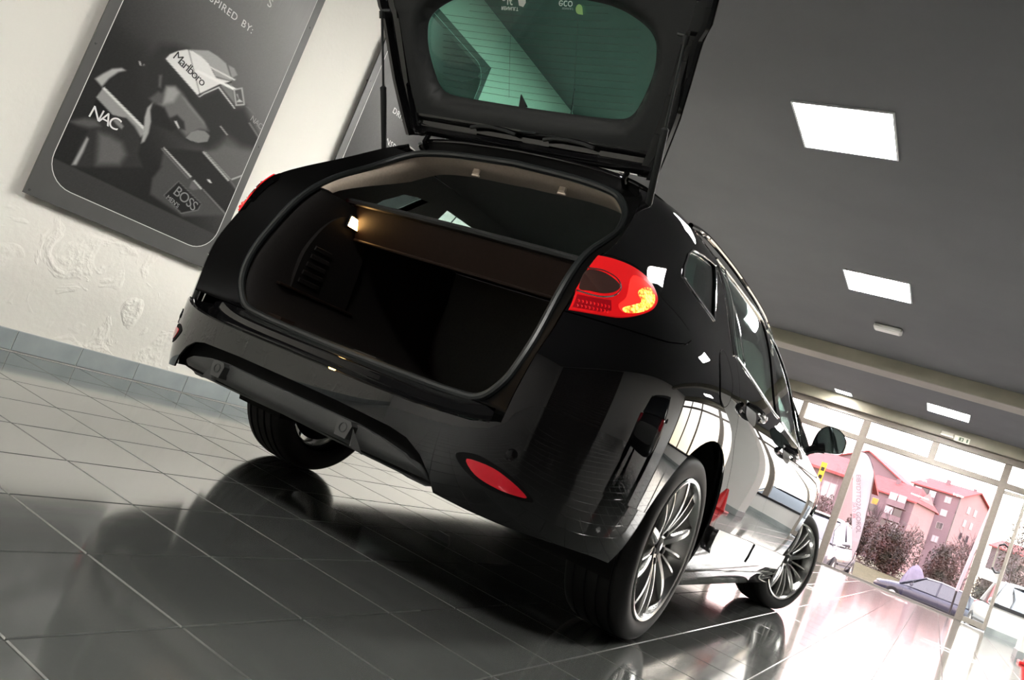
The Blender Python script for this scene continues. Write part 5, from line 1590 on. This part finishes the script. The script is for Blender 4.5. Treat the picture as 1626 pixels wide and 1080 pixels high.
# feather flag seen from behind, and the pole of a second one
M_flag = noise_mat('flag_fabric', (0.3730, 0.3307, 0.3307), (0.4032, 0.3591, 0.3591), 3.0, 0.8)
t = thing('feather_flag', (0.0, 17.0, -0.40), 'white feather flag with mirrored lettering outside the shop front', 'flag')
LIFT = 0.37
fo = [(-0.52, 2.58), (-0.62, 2.44), (-0.60, 2.25), (-0.31, 1.25), (-0.05, 0.40), (0.015, 0.24), (0.03, 0.62), (0.0, 1.10), (-0.04, 1.58), (-0.13, 2.15), (-0.22, 2.34), (-0.36, 2.53)]
fo = [(x, z + LIFT) for x, z in smooth_loop(fo, 3, True)]
panel('sail', fo, lambda u, v: np.stack([u, 0.03 * np.sin(v * 4 + u * 3), v], -1), M_flag, t, step=0.08, thick=0.003)
MB().tube([(-0.12, 0.0, 0.02)] + [(x, y, z + LIFT) for x, y, z in [(-0.06, 0.0, 0.03), (0.02, 0.0, 0.24), (0.035, 0, 0.62), (0.005, 0, 1.10), (-0.04, 0, 1.58), (-0.125, 0, 2.15), (-0.21, 0, 2.35), (-0.36, 0, 2.55), (-0.52, 0, 2.60), (-0.62, 0, 2.46)]], 0.010, 6).obj('pole', M_blackpl, t)
MB().box(-0.25, 0.15, -0.2, 0.2, 0.0, 0.03).obj('foot_plate', M_blackpl, t, None)
fd_ = Vector((0.39, 0, -1.23)).normalized()
text_obj('EIBYDTTO2A GOROL', 'lettering', mat('flag_ink', (0.16, 0.13, 0.14), 0.8), t, (-0.475, -0.034, 2.06 + LIFT), tuple(fd_), (0.955, 0, 0.30), 0.135, spacing=1.0)
text_obj('2IA O BA', 'small_lettering', mat('flag_red_ink', (0.45, 0.12, 0.14), 0.8), t, (-0.36, -0.034, 1.45 + LIFT), tuple(fd_), (0.955, 0, 0.30), 0.09, spacing=1.0)
t = thing('flag_pole', (2.05, 17.0, -0.40), 'slim pale flag pole outside, left of the glass door', 'flag pole')
MB().tube([(0.0, 0, 0.0), (0.0, 0, 0.82)], 0.020, 8).obj('lower_pole', M_blackpl, t)
MB().tube([(0.0, 0, 0.82), (0.08, 0, 2.13), (0.15, 0, 3.07), (0.17, 0, 3.67)], 0.035, 8).obj('furled_sleeve', M_flag, t)
MB().box(-0.2, 0.2, -0.2, 0.2, 0.0, 0.03).obj('foot_plate', M_blackpl, t, None)

# hedges and shrubs: real leaves on a dark core
def shrub(name, label, c, r, n, mat_=None, leaf=0.10, group=None):
    t = thing(name, (c[0], c[1], c[2]), label, 'shrub', group)
    V, F = [], []
    lob = [(rnd.uniform(-0.6, 0.6) * r[0], rnd.uniform(-0.5, 0.5) * r[1], r[2] * rnd.uniform(0.75, 1.15), rnd.uniform(0.35, 0.6)) for _ in range(9)]
    for i in range(n):
        l = rnd.choice(lob)
        th, ph = rnd.uniform(0, 2 * math.pi), math.acos(rnd.uniform(-0.9, 1))
        k = rnd.uniform(0.7, 1.0)
        x = l[0] + r[0] * l[3] * k * math.sin(ph) * math.cos(th)
        y = l[1] + r[1] * l[3] * k * math.sin(ph) * math.sin(th)
        z = max(0.03, l[2] + r[2] * 0.8 * k * math.cos(ph) - (0.0 if rnd.random() < 0.6 else rnd.random() * l[2]))
        a = Vector((rnd.gauss(0, 1), rnd.gauss(0, 1), rnd.gauss(0, 1))).normalized() * leaf * rnd.uniform(0.6, 1.3)
        b = a.orthogonal().normalized() * leaf * 0.35
        p = Vector((x, y, z))
        m_ = len(V)
        V += [p - a, p + b, p + a, p - b]
        F.append((m_, m_ + 1, m_ + 2, m_ + 3))
    o = add_obj('foliage', V, F, mat_ or M_leaf, t, None)
    o['kind'] = 'stuff'
    tk = MB()
    for l in lob:
        tk.tube([(l[0] * 0.3, l[1] * 0.3, 0), (l[0] * 0.7, l[1] * 0.7, l[2] * 0.5), (l[0], l[1], l[2] * 1.1)], [0.05, 0.04, 0.01], 6)
    tk.obj('stems', M_twig, t)
    return t
shrub('hedge_shrub', 'wide reddish green shrub right of the feather flag, before the houses', (-0.55, 44.6, -0.36), (1.35, 0.9, 1.55), 6500, leaf=0.085)
shrub('hedge_shrub', 'dark shrub directly behind the feather flag', (-2.6, 47.2, -0.36), (1.1, 0.9, 1.5), 4200, leaf=0.085)
shrub('hedge_shrub', 'reddish green shrub behind the dark blue car\'s roof', (1.85, 44.6, -0.36), (0.95, 0.8, 1.55), 5000, leaf=0.085)
shrub('hedge_shrub', 'reddish shrub half hidden by the flag pole and glass door', (3.75, 46.5, -0.36), (0.9, 0.8, 1.3), 3000, leaf=0.085)
shrub('hedge_shrub', 'dark shrub in the dusk light right of the glass door', (5.6, 52.0, -0.6), (1.4, 1.0, 3.4), 3500, leaf=0.12)
shrub('hedge_shrub', 'dark shrub far left behind the silver car', (-4.9, 45.5, -0.36), (1.4, 0.9, 1.7), 3500, leaf=0.085)
# tarpaulin-wrapped heap between the shrubs
t = thing('tarpaulin_heap', (0.75, 43.0, -0.42), 'pale lilac tarpaulin hump between the two big shrubs', 'tarpaulin')
V, F = [], []
for k in range(9):
    h = k / 8
    for a in range(14):
        an = 2 * math.pi * a / 14
        rr = (0.55 * (1 - h) ** 0.5 + 0.02) * (1 + 0.10 * math.sin(5 * an + 3 * h))
        V.append((rr * math.cos(an), rr * math.sin(an) * 0.5, 1.15 * h))
for k in range(8):
    for a in range(14):
        F.append((14 * k + a, 14 * k + (a + 1) % 14, 14 * k + 14 + (a + 1) % 14, 14 * k + 14 + a))
F.append(tuple(8 * 14 + a for a in range(14)))
add_obj('sheet', V, F, noise_mat('lilac_tarpaulin', (0.09, 0.08, 0.12), (0.13, 0.12, 0.17), 5.0, 0.5), t, 50)
MB().tube([(0.0, 0, 1.14), (0.02, 0, 1.2)], 0.02, 6).obj('tie', M_twig, t)

def bare_tree(loc, h, label):
    t = thing('bare_tree', loc, label, 'tree', 'leafless trees before the houses')
    tr, br = MB(), MB()
    tr.tube([(0, 0, 0), (0.05, 0, h * 0.25), (0.0, 0.05, h * 0.45)], [0.13, 0.10, 0.08], 8)
    def grow_(p, d, l, r, n):
        q = p + d * l
        br.tube([p, p.lerp(q, 0.5) + Vector((rnd.uniform(-1, 1), 0, rnd.uniform(-1, 1))) * l * 0.06, q], [r, r * 0.8, r * 0.55], 5)
        if n:
            for _ in range(3):
                nd = (d + Vector((rnd.uniform(-0.7, 0.7), rnd.uniform(-0.5, 0.5), rnd.uniform(-0.1, 0.6)))).normalized()
                grow_(p.lerp(q, rnd.uniform(0.55, 1.0)), nd, l * rnd.uniform(0.55, 0.8), r * 0.6, n - 1)
    for _ in range(6):
        d = Vector((rnd.uniform(-0.8, 0.8), rnd.uniform(-0.6, 0.6), 1)).normalized()
        grow_(Vector((0, 0, h * rnd.uniform(0.2, 0.45))), d, h * 0.28, 0.05, 3)
    tr.obj('trunk', M_twig, t)
    o = br.obj('branches', M_twig, t); o['kind'] = 'stuff'
bare_tree((-3.4, 70, -1.2), 6.0, 'bare branching tree in front of the balconies')
bare_tree((-1.6, 75, -1.2), 5.2, 'low bare tree between the balconies and the tarpaulin')
bare_tree((3.6, 80, -1.2), 6.5, 'bare tree in front of the gable end of the large house')

# houses
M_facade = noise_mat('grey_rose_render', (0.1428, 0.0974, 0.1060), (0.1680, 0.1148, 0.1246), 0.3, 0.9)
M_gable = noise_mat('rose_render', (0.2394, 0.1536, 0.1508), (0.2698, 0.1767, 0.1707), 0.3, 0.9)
M_roof = noise_mat('red_tile_roof', (0.2268, 0.0372, 0.0352), (0.2808, 0.0545, 0.0514), 2.0, 0.8)
M_wglass = mat('house_window_glass', (0.03, 0.03, 0.035), 0.1)
M_wlight = mat('pale_blind', (0.3375, 0.3060, 0.3150), 0.7)
M_wframe = mat('house_window_frame', (0.2400, 0.2080, 0.2080), 0.7)
M_litwin = emit_mat('lit_window', (1.0, 0.50, 0.12), 1.6)
def house(name, label, corner, yaw, L, W, eave, ridge, base=-3.0, hip=False):
    """corner = near right corner; facade runs left, gable end runs back to the right"""
    t = thing(name, (corner[0], corner[1], base), label, 'building', None, math.radians(yaw))
    eave -= base; ridge -= base
    MB().add([(0, 0, 0), (-L, 0, 0), (-L, 0, eave), (0, 0, eave)], [(0, 3, 2, 1)]).add([(-L, 0, 0), (-L, W, 0), (-L, W, eave), (-L, W / 2, ridge), (-L, 0, eave)], [(0, 4, 3, 2, 1)]).add([(0, W, 0), (-L, W, 0), (-L, W, eave), (0, W, eave)], [(0, 1, 2, 3)]).obj('walls', M_facade, t, None)
    MB().add([(0, 0, 0), (0, W, 0), (0, W, eave), (0, W / 2, ridge), (0, 0, eave)], [(0, 1, 2, 3, 4)]).obj('gable_wall', M_gable, t, None)
    o_ = 0.45
    th_ = 0.22
    sl = (ridge - eave) / (W / 2)
    ro = MB()
    hx = 1.6 if hip else 0.0
    ro.add([(o_, -o_, eave - o_ * sl), (-L - o_, -o_, eave - o_ * sl), (-L - o_ + hx, W / 2, ridge), (o_ - hx, W / 2, ridge), (o_, -o_, eave - o_ * sl + th_), (-L - o_, -o_, eave - o_ * sl + th_), (-L - o_ + hx, W / 2, ridge + th_), (o_ - hx, W / 2, ridge + th_)], [(0, 1, 2, 3), (4, 7, 6, 5), (0, 4, 5, 1), (3, 7, 4, 0), (1, 5, 6, 2)])
    ro.add([(o_, W + o_, eave - o_ * sl), (-L - o_, W + o_, eave - o_ * sl), (-L - o_ + hx, W / 2, ridge), (o_ - hx, W / 2, ridge), (o_, W + o_, eave - o_ * sl + th_), (-L - o_, W + o_, eave - o_ * sl + th_), (-L - o_ + hx, W / 2, ridge + th_), (o_ - hx, W / 2, ridge + th_)], [(3, 2, 1, 0), (5, 6, 7, 4), (1, 5, 4, 0), (0, 4, 7, 3), (2, 6, 5, 1)])
    if hip:
        for xx, s in ((o_, 1), (-L - o_, -1)):
            ro.add([(xx, -o_, eave - o_ * sl + th_), (xx, W + o_, eave - o_ * sl + th_), (xx - s * hx, W / 2, ridge + th_)], [(0, 1, 2) if s > 0 else (0, 2, 1)])
    ro.obj('roof', M_roof, t, None)
    return t
def hwin(t, x, z, w, h, fill, face='f', double=True):
    """window with frame and panes on the facade ('f', along -x) or gable end ('g', along y)"""
    def bx(a0, a1, d0, d1, z0, z1):
        return (a0, a1, d0, d1, z0, z1) if face == 'f' else (-d1, -d0, a0, a1, z0, z1)
    fr = MB().box(*bx(x - w / 2 - 0.08, x + w / 2 + 0.08, -0.06, 0.02, z - 0.08, z + h + 0.08)).obj('window', M_wframe, t, None)
    if double:
        for s in (-1, 1):
            cx = x + s * w / 4
            MB().box(*bx(cx - w / 4 + 0.04, cx + w / 4 - 0.04, -0.09, -0.05, z, z + h)).obj('pane', fill, fr, None)
    else:
        MB().box(*bx(x - w / 2, x + w / 2, -0.09, -0.05, z, z + h)).obj('pane', fill, fr, None)
def balcony(t, x0, x1, z, fills):
    b = MB().box(x0, x1, -0.9, 0.0, z - 0.12, z).box(x0, x1, -0.9, -0.82, z, z + 0.75).obj('balcony', M_facade, t, None)
    n = len(fills)
    for i, f in enumerate(fills):
        w = (x1 - x0) / n
        MB().box(x0 + i * w + 0.08, x0 + (i + 1) * w - 0.08, -0.80, -0.74, z + 0.78, z + 1.85).obj('pane', f, b, None)
main = house('apartment_building', 'large rose coloured apartment house with red roof and gable end', (1.49, 150, 0), -26, 8.2, 10.5, 14.2, 16.2)
B0 = 3.0
for z, fl_, dbl in ((12.6, M_wlight, True), (10.3, M_wlight, False), (8.05, M_wglass, True), (5.7, M_wlight, True)):
    hwin(main, -1.85, z + B0, 1.0, 1.0, fl_, 'f', dbl)
for z, fl_ in ((11.9, [M_wlight, M_wglass, M_wlight]), (9.75, [M_wframe, M_wglass]), (7.45, [M_wglass, M_wglass, M_wglass]), (5.1, [M_wlight, M_wglass])):
    balcony(main, -7.4, -3.6, z + B0, fl_)
for z, fl_ in ((12.2, M_wlight), (9.9, M_wlight), (7.7, M_wglass)):
    hwin(main, 3.6, z + B0, 0.9, 1.1, fl_, 'g')
    hwin(main, 6.0, z + B0, 0.9, 1.1, fl_, 'g')
MB().box(-5.2, -4.7, 4.2, 4.8, 18.3, 19.9).obj('chimney', M_facade, main, None)
MB().box(-0.9, -0.5, 5.0, 5.4, 18.6, 19.7).obj('chimney', M_facade, main, None)
MB().tube([(0.02, -0.08, 0), (0.02, -0.08, 17.0)], 0.09, 6).obj('downpipe', M_wglass, main)
back = house('gabled_house', 'pale gabled house standing behind, left of the large house', (-5.3, 172, 0), 78, 14, 13.5, 14.2, 17.6)
left = house('red_roof_house', 'lower house with bright red hipped roof and one lit window', (-3.9, 132, 0), -20, 9.5, 8.0, 9.7, 12.0, hip=True)
for z, fl_ in ((8.1, [M_wlight, M_wlight]), (5.9, [M_wlight, M_wglass]), (3.7, [M_wglass, M_wlight])):
    balcony(left, -3.6, -0.9, z + B0, fl_)
hwin(left, -5.6, 7.4 + B0, 0.9, 0.9, M_litwin, 'f', False)
balcony(left, -6.6, -4.6, 5.4 + B0, [M_wglass])
MB().box(-4.9, -4.4, 3.0, 3.6, 14.0, 15.5).obj('chimney', M_facade, left, None)
far = house('distant_house', 'dark house far right in the sunset glow', (12.5, 160, 0), -30, 5.0, 7.0, 9.0, 10.5)
hwin(far, -2.0, 6.0 + B0, 0.9, 1.0, M_wglass, 'f')
# side street house left of the post
grey_h = house('grey_house', 'grey house with a small window seen above the silver car', (-6.6, 70, 0), -10, 12, 8, 5.6, 7.2)
hwin(grey_h, -1.2, 3.4 + B0, 1.1, 1.2, M_wlight, 'f', True)
hwin(grey_h, -4.2, 3.4 + B0, 1.1, 1.2, M_wlight, 'f', True)
# yellow notice on the glass
t = thing('yellow_notice', (-0.64, YF_ - 0.012, 1.40), 'yellow paper notice stuck to the window beside the mirror', 'notice')
MB().box(-0.05, 0.05, -0.001, 0.001, 0.0, 0.36).obj('sheet', mat('yellow_paper', (0.75, 0.45, 0.05), 0.7), t, None)
MB().box(-0.03, 0.03, -0.002, -0.001, 0.05, 0.12).box(-0.03, 0.03, -0.002, -0.001, 0.20, 0.27).obj('dark_print', M_twig, t, None)
